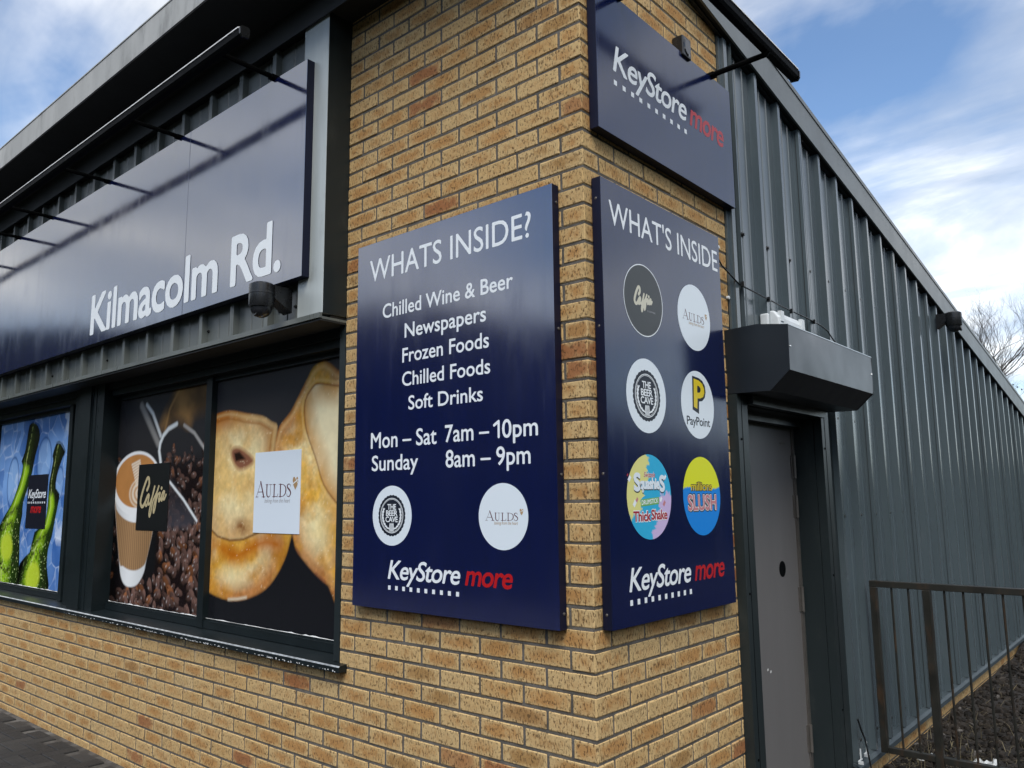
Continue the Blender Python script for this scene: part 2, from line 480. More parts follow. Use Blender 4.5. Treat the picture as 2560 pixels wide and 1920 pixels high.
g = m.build('ground', 'terrain', kind='structure'); g.data.shade_smooth()

pav = MB().box(-11, 3.5, -7, -.002, -.2, GZ - .012).build('pavement', 'sand', kind='structure')


def paver_geo(mb, x0, y0, horiz, dz):
    w, h = (.2, .1) if horiz else (.1, .2); g_ = .0028; c = .004; zt = GZ + dz
    b = len(mb.v); X0, X1, Y0, Y1 = x0 + g_, x0 + w - g_, y0 + g_, y0 + h - g_
    mb.v += [(X0, Y0, zt - c), (X1, Y0, zt - c), (X1, Y1, zt - c), (X0, Y1, zt - c), (X0 + c, Y0 + c, zt), (X1 - c, Y0 + c, zt), (X1 - c, Y1 - c, zt), (X0 + c, Y1 - c, zt),
             (X0, Y0, zt - .05), (X1, Y0, zt - .05), (X1, Y1, zt - .05), (X0, Y1, zt - .05)]
    mb.f += [(b + 4, b + 5, b + 6, b + 7)] + [(b + i, b + (i + 1) % 4, b + 4 + (i + 1) % 4, b + 4 + i) for i in range(4)] + [(b + 8 + i, b + 8 + (i + 1) % 4, b + (i + 1) % 4, b + i) for i in range(4)]


rest = MB(); cand = []
for i in range(-130, 36):
    for j in range(-70, 2):
        # ninety degree herringbone on a 100 mm grid
        s = (i - j) % 4
        if s == 0: horiz = True
        elif s == 3: horiz = False
        else: continue
        ii, jj = i, j
        x0, y0 = ii * .1 + .02, jj * .1 - .05
        w, h = (.2, .1) if horiz else (.1, .2)
        if x0 < -10.9 or x0 + w > 3.4 or y0 < -6.9 or y0 + h > -.012: continue
        cand.append((x0, y0, horiz))


def sees(c):
    q = in_view((c[0] + .08, c[1] + .05, GZ), 10)
    return q[2] if q else 99


cand.sort(key=sees)
pm = {}
for hz in (True, False):
    for vv in range(2):
        mb = MB(); paver_geo(mb, -(.1 if hz else .05), -(.05 if hz else .1), hz, -GZ); pm[hz, vv] = mb.mesh('paver')
        pm[hz, vv].materials.append(M['paver'])
for n, c in enumerate(cand):
    dz = rnd.uniform(-.0012, .0012)
    if n < 300 and sees(c) < 90:
        o = link('paver', pm[c[2], n % 2], None, pav, (c[0] + (.1 if c[2] else .05), c[1] + (.05 if c[2] else .1), GZ + dz))
        o.rotation_euler = (rnd.uniform(-.006, .006), rnd.uniform(-.006, .006), 0)
    else:
        b = len(rest.f); paver_geo(rest, c[0], c[1], c[2], dz); rest.r += [rnd.random()] * (len(rest.f) - b)
o = rest.build('pavers', 'paver', pav, kind='stuff')
a = o.data.attributes.new('rnd', 'FLOAT', 'FACE'); a.data.foreach_set('value', rest.r)

# soil bed beside the shop
m = MB(); nx, ny = 60, 120; x0, x1, y0, y1 = .02, 7.0, 2.3, 20.0


def soil_h(x, y): return max(.012, .03 + .05 * math.sin(x * 2.1 + y * .7) * math.sin(y * 1.3 + x) + .035 * math.sin(x * 5.3 + 2) * math.sin(y * 4.1) + min(.20, .06 * max(0, x - .15)) + .05 * max(0, min(1, (y - 4) / 4)) - .035)


for i in range(nx + 1):
    for j in range(ny + 1):
        x = x0 + (x1 - x0) * (i / nx) ** 1.6; y = y0 + (y1 - y0) * (j / ny) ** 1.4
        m.v.append((x, y, soil_h(x, y)))
for i in range(nx):
    for j in range(ny):
        a = i * (ny + 1) + j; m.f.append((a, a + ny + 1, a + ny + 2, a + 1))
soil = m.build('soil_bed', 'soil', kind='structure'); soil.data.shade_smooth()

m = MB(); ph = (1 + 5 ** .5) / 2
ico = [Vector(v).normalized() for v in ((-1, ph, 0), (1, ph, 0), (-1, -ph, 0), (1, -ph, 0), (0, -1, ph), (0, 1, ph), (0, -1, -ph), (0, 1, -ph), (ph, 0, -1), (ph, 0, 1), (-ph, 0, -1), (-ph, 0, 1))]
icf = ((0, 11, 5), (0, 5, 1), (0, 1, 7), (0, 7, 10), (0, 10, 11), (1, 5, 9), (5, 11, 4), (11, 10, 2), (10, 7, 6), (7, 1, 8), (3, 9, 4), (3, 4, 2), (3, 2, 6), (3, 6, 8), (3, 8, 9), (4, 9, 5), (2, 4, 11), (6, 2, 10), (8, 6, 7), (9, 8, 1))
rv = []
for n in range(15000):
    y = 2.5 + (rnd.random() ** 1.7) * 9; x = .05 + rnd.random() ** 1.2 * (2.2 + .2 * y)
    s = rnd.choice((.006, .008, .010, .013, .016, .022, .03)) * rnd.uniform(.7, 1.25)
    sx, sy, sz = s * rnd.uniform(.7, 1.5), s * rnd.uniform(.7, 1.5), s * rnd.uniform(.5, .9)
    rot = Matrix.Rotation(rnd.uniform(0, 6.28), 3, Vector((rnd.gauss(0, 1), rnd.gauss(0, 1), rnd.gauss(0, 1))).normalized())
    c = Vector((x, y, soil_h(x, y) + sz * .25)); b = len(m.v)
    for v in ico:
        q = rot @ Vector((v.x * sx, v.y * sy, v.z * sz)) * rnd.uniform(.75, 1.2); m.v.append(tuple(c + q))
    m.f += [(b + i, b + j, b + k) for i, j, k in icf]; rv += [rnd.random()] * 20
o = m.build('soil_clods', 'clod', kind='stuff'); tag(o, 'dark crumbly soil clods and stones beside the grey cladding', 'soil')
o.data.attributes.new('rnd', 'FLOAT', 'FACE').data.foreach_set('value', rv)

m = MB(); rv = []
for n in range(1100):
    y = 2.6 + (rnd.random() ** 1.6) * 5; x = .06 + rnd.random() * 2.6
    if rnd.random() < .45: x = .35 + rnd.gauss(0, .35); y = 3.2 + rnd.gauss(0, .5)
    if x < .05: continue
    p = Vector((x, y, soil_h(x, y) - .005)); d = Vector((rnd.gauss(0, 1), rnd.gauss(0, 1), rnd.uniform(.15, 1.1))).normalized()
    L = rnd.uniform(.06, .22); w = rnd.uniform(.0012, .0026); sd_ = Vector((-d.y, d.x, 0)).normalized() * w
    pts = [p, p + d * L * .5 + Vector((0, 0, .01)), p + d * L - Vector((0, 0, L * .25))]
    b = len(m.v)
    for k, q in enumerate(pts):
        f = 1 - .4 * k; m.v += [tuple(q - sd_ * f), tuple(q + sd_ * f)]
    m.f += [(b, b + 1, b + 3, b + 2), (b + 2, b + 3, b + 5, b + 4)]; rv += [rnd.random()] * 2
o = m.build('dry_grass', 'straw', kind='stuff'); tag(o, 'thin dry grass stalks scattered over the dark soil', 'grass')
o.data.attributes.new('rnd', 'FLOAT', 'FACE').data.foreach_set('value', rv)

# ------------------------------------------------------------------ the shop
SL = .175
def under(y): return 4.242 - SL * y            # underside of the sloping roof
shop = thing('shop_building', 'single storey corner shop of buff brick and grey ribbed cladding with sloping roof', 'building', (0, 0, 0))
wall = MB()
wall.box(-1.4525, -.0035, .0035, 1.2, -.15, 4.19)
wall.box(-9.5, -1.4525, .0035, .22, -.15, .90)
wall.box(-.22, -.0035, 2.25, 17, -.15, .9)
wall = wall.build('brick_wall', 'mortar', shop)
JZ = lambda k: .75 + (37 - k) * .075
bricks = []      # x0,x1,y0,y1,z0,z1
for k in range(-9, 49):
    zt, zb = JZ(k) - .005, JZ(k + 1) + .005
    odd = k % 2 == 1
    lim = -1.4525 if k <= 34 else -9.4
    # corner brick, seen on both faces
    if odd: bricks.append((-.215, 0, 0, .1025, zb, zt)); xs, ys = -.225, .1125
    else: bricks.append((-.1025, 0, 0, .215, zb, zt)); xs, ys = -.1125, .225
    x = xs
    while x > lim + .02:
        xa = max(x - .215, lim); bricks.append((xa, x, 0, .1025, zb, zt)); x -= .225
    y = ys; ylim = 1.2
    while y < ylim - .01:
        ya = min(y + .215, ylim); bricks.append((-.1025, 0, y, ya, zb, zt)); y += .225
    if k >= 45:
        y = 2.27 + (.1125 if odd else 0)
        while y < 14: bricks.append((-.1025, .0, y, y + .215, zb, zt)); y += .225


def score(b):
    c = ((b[0] + b[1]) / 2 if b[1] < -.001 else b[1] - .03, b[2] if b[1] < -.001 or b[2] < .01 else (b[2] + b[3]) / 2, (b[4] + b[5]) / 2)
    q = in_view(c, 5)
    if not q or c[2] < GZ: return 99
    if c[1] < .01 and -1.24 < c[0] < -.22 and 1.27 < c[2] < 2.75: return 98     # behind the signs
    if c[1] >= .01 and .16 < c[1] < .95 and 1.27 < c[2] < 2.75: return 98
    if c[1] >= .01 and .16 < c[1] < 1.1 and 3.17 < c[2] < 3.6: return 98
    return q[2]


bricks.sort(key=score)


def brick_geo(mb, b, jit):
    n0, f0 = len(mb.v), len(mb.f)
    mb.cbox(*b, .0035)
    for i in range(n0, len(mb.v)):
        x, y, z = mb.v[i]; mb.v[i] = (x + jit.uniform(-1, 1) * .0009, y + jit.uniform(-1, 1) * .0007, z + jit.uniform(-1, 1) * .0011)
    return n0, f0


def brick_uv(me, lx, ly, boxes):
    uvl = me.uv_layers.new(name='UVMap').data
    for p in me.polygons:
        bx = boxes(p.index)
        nx_ = abs(p.normal.x) > abs(p.normal.y)
        for li in p.loop_indices:
            v = me.vertices[me.loops[li].vertex_index].co
            u = (v.y - bx[2]) / (bx[3] - bx[2]) if nx_ else (v.x - bx[0]) / (bx[1] - bx[0])
            uvl[li].uv = (max(0, min(1, u)), max(0, min(1, (v.z - bx[4]) / (bx[5] - bx[4]))))


bm_cache = {}
rest = MB(); restbox = []
for n, b in enumerate(bricks):
    if n < 300 and score(b) < 90:
        lx, ly, lz = b[1] - b[0], b[3] - b[2], b[5] - b[4]
        key = (round(lx, 3), round(ly, 3), n % 4)
        if key not in bm_cache:
            mb = MB(); bx = (-lx / 2, lx / 2, -ly / 2, ly / 2, -lz / 2, lz / 2)
            brick_geo(mb, bx, random.Random(hash(key) % 9973)); me = mb.mesh('brick'); brick_uv(me, lx, ly, lambda i, bx=bx: bx)
            me.materials.append(M['brick']); bm_cache[key] = me
        side = b[2] > .05
        off = rnd.gauss(0, .0009)
        c = Vector(((b[0] + b[1]) / 2, (b[2] + b[3]) / 2, (b[4] + b[5]) / 2)) + (Vector((off, 0, 0)) if side else Vector((0, off, 0)))
        o = link('brick', bm_cache[key], None, wall, c)
        o.rotation_euler = (rnd.gauss(0, .003), rnd.gauss(0, .003), rnd.gauss(0, .003))
    else:
        off = rnd.gauss(0, .0009); side = b[2] > .05
        bb = (b[0] + (off if side else 0), b[1] + (off if side else 0), b[2] + (0 if side else off), b[3] + (0 if side else off), b[4], b[5])
        n0, f0 = brick_geo(rest, bb, rnd); restbox += [bb] * (len(rest.f) - f0); rest.r += [rnd.random()] * (len(rest.f) - f0)
o = rest.build('bricks', 'brick', wall, kind='stuff')
brick_uv(o.data, 0, 0, lambda i: restbox[i])
o.data.attributes.new('rnd', 'FLOAT', 'FACE').data.foreach_set('value', rest.r)
# white plastic wall plugs left in the side brickwork
for (y, z) in ((1.10, 2.86), (1.185, 2.625)):
    MB().lathe([(.009, 0), (.009, .012), (.006, .014)], (.0, y, z), 'x', 10).build('wall_plug', 'white', wall)

# dark carcass behind windows and cladding
core = MB()
core.box(-9.5, -1.46, .135, .4, .9, 2.54)
core.box(-9.5, -1.46, -.088, .4, 2.545, 4.2)
core.prism([(.4, -.1), (16.9, -.1), (16.9, under(16.9) - .02), (1.25, under(1.25) - .02), (1.25, 4.0), (.4, 4.0)], 'x', -9.5, -.26)
core.box(-.26, -.03, 2.30, 16.9, .9, under(16.9) - .02)
core.prism([(1.25, 2.17), (16.9, 1.0), (16.9, under(16.9) - .02), (1.25, under(1.25) - .02)], 'x', -.26, -.012)
core.build('carcass', 'soffit', shop)

# roof
roof = MB()
ya, yb = -.48, 17.2
roof.prism([(ya + .012, under(ya)), (yb, under(yb)), (yb, under(yb) + .17), (ya + .012, under(ya) + .17)], 'x', -9.75, .045)
roof = roof.build('roof', 'soffit', shop)
m = MB(); m.box(-9.75, .055, ya, ya + .011, under(ya) - .006, under(ya) + .168)
m.box(-9.75, .055, ya - .004, ya + .05, under(ya) + .168, under(ya) + .176); m.build('fascia', 'fascia', roof)
m = MB(); m.prism([(ya, under(ya) - .004), (yb, under(yb) - .004), (yb, under(yb) + .175), (ya, under(ya) + .175)], 'x', .0455, .057)
m.prism([(ya, under(ya) + .1755), (yb, under(yb) + .1755), (yb, under(yb) + .205), (ya, under(ya) + .205)], 'x', -.12, .062)
m.build('verge_trim', 'verge', roof)
m = MB(); m.prism([(.0, under(.0) - .010), (yb, under(yb) - .010), (yb, under(yb) - .001), (.0, under(.0) - .001)], 'x', .006, .024)
m.build('verge_strip', 'trim', roof)
for i in range(14):
    y = 1.47 + i * .83; MB().lathe([(.008, 0), (.008, .006), (.004, .010)], (.016, y, under(y) - .021), 'z', 8).build('fixing_screw', 'hinge', roof)
# eaves box over the wall head
m = MB(); m.box(-9.75, -.002, -.156, .0, 4.135, 4.27); m.box(-9.75, -.002, -.160, -.150, 4.112, 4.14); m.build('eaves_trim', 'soffit', shop)

# front cladding, sheet by sheet
def front_profile(x0, x1):
    pts = []; PY, CY = -.10, -.135
    ribs = [-2.319 - .3432 * k for k in range(-2, 22)]
    ev = []
    for rx in ribs:
        ev += [(rx - .004, PY), (rx, CY), (rx + .034, CY), (rx + .038, PY)]
        for t_ in (.115, .225): ev += [(rx + .038 + t_, PY), (rx + .041 + t_, PY - .004), (rx + .049 + t_, PY - .004), (rx + .052 + t_, PY)]
    ev = sorted(e for e in ev if x0 < e[0] < x1)
    f = lambda x: CY if any(rx <= x <= rx + .034 for rx in ribs) else PY
    return [(x0, f(x0))] + ev + [(x1, f(x1))]


xs = [-1.5] + [-2.319 + .02 - .3432 * 3 * k for k in range(0, 8)]
for n in range(len(xs) - 1):
    pr = front_profile(xs[n + 1] - (.0 if n % 2 else .012), xs[n]); m = MB(); dy = -.0012 * (n % 2)
    for i in range(len(pr) - 1):
        (xa, ya_), (xb, yb_) = pr[i], pr[i + 1]
        m.poly([(xa, ya_ + dy, 2.548), (xb, yb_ + dy, 2.548), (xb, yb_ + dy, 4.125), (xa, ya_ + dy, 4.125)])
    m.build('cladding_sheet', 'post', shop)
for xs_ in (-1.735, -1.885, -2.61, -2.98, -4.0, -5.0, -6.1):
    MB().lathe([(.010, 0), (.010, -.006), (.006, -.006), (.006, -.012)], (xs_, -.100, 2.645), 'y', 8).build('fixing_screw', 'blackpl', shop)
m = MB(); m.box(-1.6635, -1.4535, -.142, -.0015, 2.562, 4.1345); o = m.build('corner_post', 'post_sheen', shop); bevel(o, .003, 2)  # front face: sky reflection is put into the pale colour
MB().box(-1.4533, -1.4515, -.1395, -.0015, 2.5622, 4.1343).build('corner_return', 'trim', shop)  # dark sheet on the post's side; its dimmer reflection is in the colour
m = MB(); m.box(-9.5, -1.4530, -.158, -.1425, 2.536, 2.561)
m.box(-9.5, -1.4535, -.1424, .13, 2.5325, 2.5445); m.build('drip_flashing', 'post', shop)
MB().box(-9.5, -1.4545, -.15, .13, 2.5235, 2.5315).build('window_soffit', 'soffit', shop)

# windows
sill = MB(); sill.prism([(-.046, .884), (-.046, .908), (-.041, .9135), (.0, .9175), (.0, .884)], 'x', -9.4, -1.396)
sill.prism([(.0, .9015), (.0, .9175), (.13, .930), (.13, .9015)], 'x', -9.4, -1.4528)
sill = sill.build('window_sill', 'frame', shop)
MB().prism([(-.0468, .9085), (-.0415, .9142), (-.0395, .9142), (-.0462, .9075)], 'x', -9.4, -1.395).build('edge_highlight', 'sill_glint', sill)  # added strip, a painted highlight along the bevelled sill edge
m = MB()
for i in range(240):
    x = -1.42 - rnd.random() ** 1.3 * 3.2
    if rnd.random() > .25 + .75 * (math.sin(x * 9) * .5 + .5): continue
    s = rnd.uniform(.0015, .0045); z = .886 + rnd.random() * .006
    m.poly([(x - s * 1.3, -.0468, z), (x + s, -.0468, z - s * .4), (x + s * 1.2, -.0468, z + s), (x - s, -.0468, z + s * .8)])
tagk(m.build('paint_chips', 'chips', sill), 'stuff')


def window(x0, x1, pane0, pane1):
    w = bpy.data.objects.new('window', None); COL.objects.link(w); w.parent = shop; w.empty_display_size = .1; w.location = (x0, .1, .93); WL[w.name] = Vector((x0, .1, .93))
    for nm, a in (('bottom_rail', (.085, .128, .929, .972)), ('glazing_bead', (.100, .1285, .9722, .984)), ('head_rail', (.045, .128, 2.432, 2.475)), ('glazing_bead', (.095, .1285, 2.402, 2.4318)), ('head_cover', (.02, .13, 2.476, 2.523))):
        MB().box(x0, x1, *a).build(nm, 'frame', w)
    MB().box(pane0, pane1, .1185, .1245, .976, 2.41).build('pane', 'glass_dark', w)
    return w


wA = window(-7.4, -4.84, -6.95, -5.06)
wB = window(-4.245, -1.5, -4.24, -1.50)
MB().box(-2.949, -2.88, .079, .131, .9292, 2.4315).build('mullion', 'frame', wB)
MB().box(-7.4, -6.84, .05, .131, .9292, 2.4315).build('jamb', 'frame', wA)
MB().box(-5.055, -4.99, .06, .131, .9292, 2.4315).build('jamb', 'frame', wA)
for a_, b_ in ((-2.875, -1.51), (-4.23, -2.955), (-6.6, -5.1)):           # peeling white strip of film along each pane
    m = MB(); x = a_; w0 = .004
    base = .9845
    ptl, pth = [], []
    while x < b_:
        h = rnd.uniform(.0004, .003) + (.004 if rnd.random() < .2 else 0)
        ptl.append((x, .0985, base)); pth.append((x, .1005, base + h)); x += rnd.uniform(.02, .06)
    for i in range(len(ptl) - 1): m.poly([ptl[i], ptl[i + 1], pth[i + 1], pth[i]])
    m.build('torn_film_edge', 'chips', wA if a_ < -5 else wB)
m = MB(); m.box(-1.498, -1.4535, -.001, .13, .9195, 2.5225); m.build('shutter_guide', 'trim', wB)
m = MB(); m.box(-4.83, -4.672, .018, .13, .921, 2.5225); m.build('shutter_guide', 'frame', shop)
m = MB(); m.box(-4.668, -4.462, -.016, .13, .918, 2.5225); m.build('pillar_cover', 'frame', shop)
m = MB(); m.box(-4.445, -4.262, -.002, .13, .919, 2.5225); m.box(-4.455, -4.446, -.006, .1, .919, 2.5225); m.box(-4.392, -4.386, -.006, -.0022, .919, 2.5225)
for z in [1.0 + i * .12 for i in range(13)]: m.box(-4.352, -4.347, -.0035, -.0022, z, z + rnd.uniform(.01, .05))
m.build('shutter_guide', 'frame', shop)

# side cladding
crowns = [1.569 + .306 * i for i in range(-1, 52)]
def zbot(y): return 2.155 if y < 2.47 else .165
def side_profile(y0, y1):
    ev = []
    for c in crowns:
        ev += [(c - .003, .0), (c, .04), (c + .032, .04), (c + .040, .0)]
        for t_ in (.10, .19): ev += [(c + .04 + t_, .0), (c + .043 + t_, .004), (c + .051 + t_, .004), (c + .054 + t_, .0)]
    ev = sorted(e for e in ev if y0 < e[0] < y1)
    f = lambda y: .04 if any(c <= y <= c + .032 for c in crowns) else .0
    return [(y0, f(y0))] + ev + [(y1, f(y1))]


ys = [1.295] + [2.181 + .016 + .918 * k for k in range(0, 16)]
for n in range(len(ys) - 1):
    pr = side_profile(ys[n], ys[n + 1] + (.012 if n % 2 == 0 else 0)); m = MB(); dx = .0012 * (n % 2)
    for i in range(len(pr) - 1):
        (a0, b0_), (a1, b1_) = pr[i], pr[i + 1]
        zb = zbot((a0 + a1) / 2)
        m.poly([(b0_ + dx, a0, zb), (b1_ + dx, a1, zb), (b1_ + dx, a1, under(a1) - .012), (b0_ + dx, a0, under(a0) - .012)])
    m.build('cladding_sheet', 'clad', shop)
    yy = ys[n + 1] - .016 - .003
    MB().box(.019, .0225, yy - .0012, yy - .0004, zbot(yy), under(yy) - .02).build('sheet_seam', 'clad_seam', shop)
m = MB()
for z, dy in ((3.0, .0), (2.133, .0), (1.54, .0), (.255, .0)):
    for i, c in enumerate(crowns):
        y = c + .155
        if y > 14 or y < 1.35 or (z < 2.2 and y < 2.55): continue
        m.lathe([(.013, 0), (.013, .006), (.008, .006), (.008, .014)], (.0005, y - .02, z), 'x', 6)
tagk(m.build('fixing_screws', 'blackpl', shop), 'stuff')
m = MB(); m.prism([(.0, .166), (.034, .158), (.048, .140), (.048, .112), (.044, .112), (.044, .134), (.0, .15)], 'y', 2.47, 17); m.build('base_flashing', 'flash', shop)
m = MB(); m.box(.0, .012, 1.2005, 1.225, 2.45, under(1.2) - .015); m.box(.0, .030, 1.2255, 1.262, 2.45, under(1.25) - .015); m.box(.0, .016, 1.2625, 1.2945, 2.45, under(1.28) - .015)
m.build('cladding_edge_trim', 'clad', shop)

# door
door = MB().box(-.17, -.125, 1.2485, 2.188, .06, 2.052); door = door.build('door', 'door', shop)
m = MB(); m.box(-.17, -.118, 2.191, 2.2245, .06, 2.1); m.box(-.17, -.119, 1.2485, 2.191, 2.056, 2.1); m.build('door_frame', 'hinge', door)
for za, zb in ((1.764, 1.895), (1.54, 1.666), (1.017, 1.152), (.264, .407)):
    m = MB(); m.tube([(-.113, 2.196, za), (-.113, 2.196, zb)], .0095, 10); m.box(-.1245, -.119, 2.168, 2.190, za, zb)
    angle_smooth(m.build('hinge', 'hinge', door))
m = MB(); m.lathe([(.043, 0), (.043, .0015)], (-.1248, 1.966, 1.267), 'x', 28); m.build('lock_hole', 'black', door)
m = MB(); m.box(-.1249, -.1225, 2.03, 2.10, 1.953, 1.965); m.build('name_plate', 'hinge', door)
for (y, z) in ((1.70, .77), (1.735, .755)): MB().poly([(-.1246, y, z), (-.1246, y + .014, z + .004), (-.1246, y + .011, z + .014), (-.1246, y + .001, z + .012)]).build('paint_scratch', 'chips', door)
m = MB(); m.box(-.24, -.002, 2.2252, 2.30, .03, 2.15); m.build('door_reveal', 'trim', shop)
m = MB(); m.box(-.24, -.002, 1.2005, 1.248, .03, 2.15); m.build('door_reveal', 'trim', shop)
m = MB(); m.box(-.117, .012, 1.2485, 2.2248, 2.1005, 2.16); m.box(-.16, -.06, 1.2485, 2.2248, 2.0535, 2.1); m.build('door_head', 'trim', shop)
MB().box(-.5, .10, 1.2, 2.4, -.1, .058).build('door_step', 'mortar', shop)
m = MB(); m.box(.0, .012, 2.332, 2.395, .10, 2.153); m.box(.0, .022, 2.3955, 2.402, .10, 2.153); m.box(.0, .010, 2.4025, 2.478, .10, 2.153)
m.build('door_edge_trim', 'trim', shop)

# roller shutter over the door
rs = thing('roller_shutter', 'steel roller shutter housing with angled underside and guides above grey side door', 'shutter', (0, 1.74, 2.3))
prof = [(.001, 2.147), (.212, 2.145), (.306, 2.232), (.309, 2.437), (.001, 2.452)]
m = MB(); b = 0
def swept(p0, p1, y0, y1): return [(p0[0], y0, p0[1]), (p0[0], y1, p0[1]), (p1[0], y1, p1[1]), (p1[0], y0, p1[1])]
for i in (0, 1, 3, 4): m.poly(swept(prof[i], prof[(i + 1) % 5], 1.142, 2.342)[::1])
o = m.build('housing_underside', 'box_end', rs)
n = 14; m = MB()
for i in range(n):          # slightly dented face sheet
    for j in range(3):
        def pt(a, c):
            y = 1.1425 + 1.199 * a / n; t_ = c / 3; z = 2.230 + .208 * t_; x = .3072 + .0025 * t_
            x += .004 * math.exp(-((y - 1.42) / .12) ** 2) * math.sin(math.pi * t_) - .002 * math.sin(y * 7) * math.sin(math.pi * t_)
            return (x, y, z)
        m.poly([pt(i, j), pt(i + 1, j), pt(i + 1, j + 1), pt(i, j + 1)])
me = m.mesh('face_sheet', wloc(rs)); bm = bmesh.new(); bm.from_mesh(me); bmesh.ops.remove_doubles(bm, verts=bm.verts, dist=1e-5); bm.to_mesh(me); bm.free(); me.shade_smooth()
fs = link('face_sheet', me, 'box', rs)
MB().box(.306, .3118, 1.142, 2.342, 2.438, 2.4415).build('top_lip', 'alu', rs)
for ya_, yb_ in ((1.1375, 1.1415), (2.3425, 2.3465)):
    MB().prism([(.0, 2.146), (.213, 2.143), (.3085, 2.231), (.3115, 2.440), (.16, 2.462), (.0, 2.455)], 'y', ya_, yb_).build('end_plate', 'box_end', rs)
for y in (1.155, 2.33): MB().lathe([(.005, 0), (.004, .004)], (.309, y, 2.34), 'x', 8).build('rivet', 'alu', rs)
MB().box(.02, .10, 1.25, 2.22, 2.1615, 2.146).build('shutter_curtain', 'trim', rs)
MB().box(.035, .075, 1.25, 2.225, 2.102, 2.1445).build('bottom_bar', 'trim', rs)
for y0_ in (1.1345, 2.2255):
    m = MB(); m.box(.0005, .047, y0_, y0_ + .112, .06, 2.1425); gd = m.build('guide', 'trim', rs)
    MB().box(.0472, .0485, y0_ + .045, y0_ + .0475, .07, 2.14).build('fold_line', 'black', gd)
    for z in (.5, 1.22, 1.93): MB().lathe([(.006, 0), (.006, .003)], (.0471, y0_ + .03, z), 'x', 8).build('screw_head', 'black', gd)
# ------------------------------------------------------------------ lettering tools
_tc = {}
def march(sd_, x0, y0, h):
    """polygons of the region where the grid sd_ (rows = y) is positive, welded"""
    V, idx, Fs = [], {}, []
    def vid(key, p):
        if key not in idx: idx[key] = len(V); V.append(p)
        return idx[key]
    ny_, nx_ = sd_.shape
    pos_ = sd_ > 0
    act = pos_[:-1, :-1] | pos_[1:, :-1] | pos_[:-1, 1:] | pos_[1:, 1:]
    for j, i in zip(*np.nonzero(act)):
        cs = ((i, j), (i + 1, j), (i + 1, j + 1), (i, j + 1)); poly = []
        for k in range(4):
            (a, b), (c, d) = cs[k], cs[(k + 1) % 4]; s0, s1 = sd_[b, a], sd_[d, c]
            if s0 > 0: poly.append(vid((a, b), (x0 + a * h, y0 + b * h)))
            if (s0 > 0) != (s1 > 0):
                t_ = s0 / (s0 - s1); t_ = min(.999, max(.001, t_))
                key = ((a, b), (c, d)) if (a, b) < (c, d) else ((c, d), (a, b))
                poly.append(vid(key, (x0 + (a + (c - a) * t_) * h, y0 + (b + (d - b) * t_) * h)))
        if len(poly) >= 3: Fs.append(tuple(poly))
    return np.array(V), Fs


def text2d(body, bold=0.0, shear=0.0, space=1.0, cells=44):
    """letter outlines, thickened by a distance field so that strokes never overlap"""
    k = (body, bold, shear, space)
    if k in _tc: return _tc[k]
    c = bpy.data.curves.new('lettering', 'FONT'); c.body = body; c.size = 1; c.shear = shear; c.space_character = space; c.resolution_u = 4
    o = bpy.data.objects.new('lettering', c); COL.objects.link(o)
    dg = bpy.context.evaluated_depsgraph_get(); ev = o.evaluated_get(dg); me = ev.to_mesh()
    v = np.array([(p.co.x, p.co.y) for p in me.vertices]); cnt = {}
    for p in me.polygons:
        for e in p.edge_keys: cnt[e] = cnt.get(e, 0) + 1
    ev.to_mesh_clear(); bpy.data.objects.remove(o); bpy.data.curves.remove(c)
    h = 1 / cells; pad = abs(bold) + 3 * h
    x0, y0 = v.min(0) - pad; x1, y1 = v.max(0) + pad
    nx_, ny_ = int((x1 - x0) / h) + 2, int((y1 - y0) / h) + 2
    gx, gy = x0 + np.arange(nx_) * h, y0 + np.arange(ny_) * h + 1e-6
    D = np.full((ny_, nx_), .5); ins = np.zeros((ny_, nx_), bool); rad = abs(bold) + 4 * h
    for (ia, ib), q in cnt.items():
        if q != 1: continue
        (ax, ay), (bx, by) = v[ia], v[ib]
        i0, i1 = max(0, int((min(ax, bx) - rad - x0) / h)), min(nx_, int((max(ax, bx) + rad - x0) / h) + 2)
        j0, j1 = max(0, int((min(ay, by) - rad - y0) / h)), min(ny_, int((max(ay, by) + rad - y0) / h) + 2)
        X, Y = gx[i0:i1][None], gy[j0:j1][:, None]; L = (bx - ax) ** 2 + (by - ay) ** 2 + 1e-12
        t_ = np.clip(((X - ax) * (bx - ax) + (Y - ay) * (by - ay)) / L, 0, 1)
        D[j0:j1, i0:i1] = np.minimum(D[j0:j1, i0:i1], np.hypot(X - ax - t_ * (bx - ax), Y - ay - t_ * (by - ay)))
        if ay != by:
            rows = np.nonzero((ay > gy) != (by > gy))[0]
            if len(rows): ins[rows] ^= gx[None] < ((bx - ax) * (gy[rows] - ay) / (by - ay) + ax)[:, None]
    V, F_ = march(np.where(ins, D, -D) + bold, x0, y0, h)
    _tc[k] = (V, F_); return V, F_


CAPH = text2d('H')[0][:, 1].max()
XH = text2d('x')[0][:, 1].max()


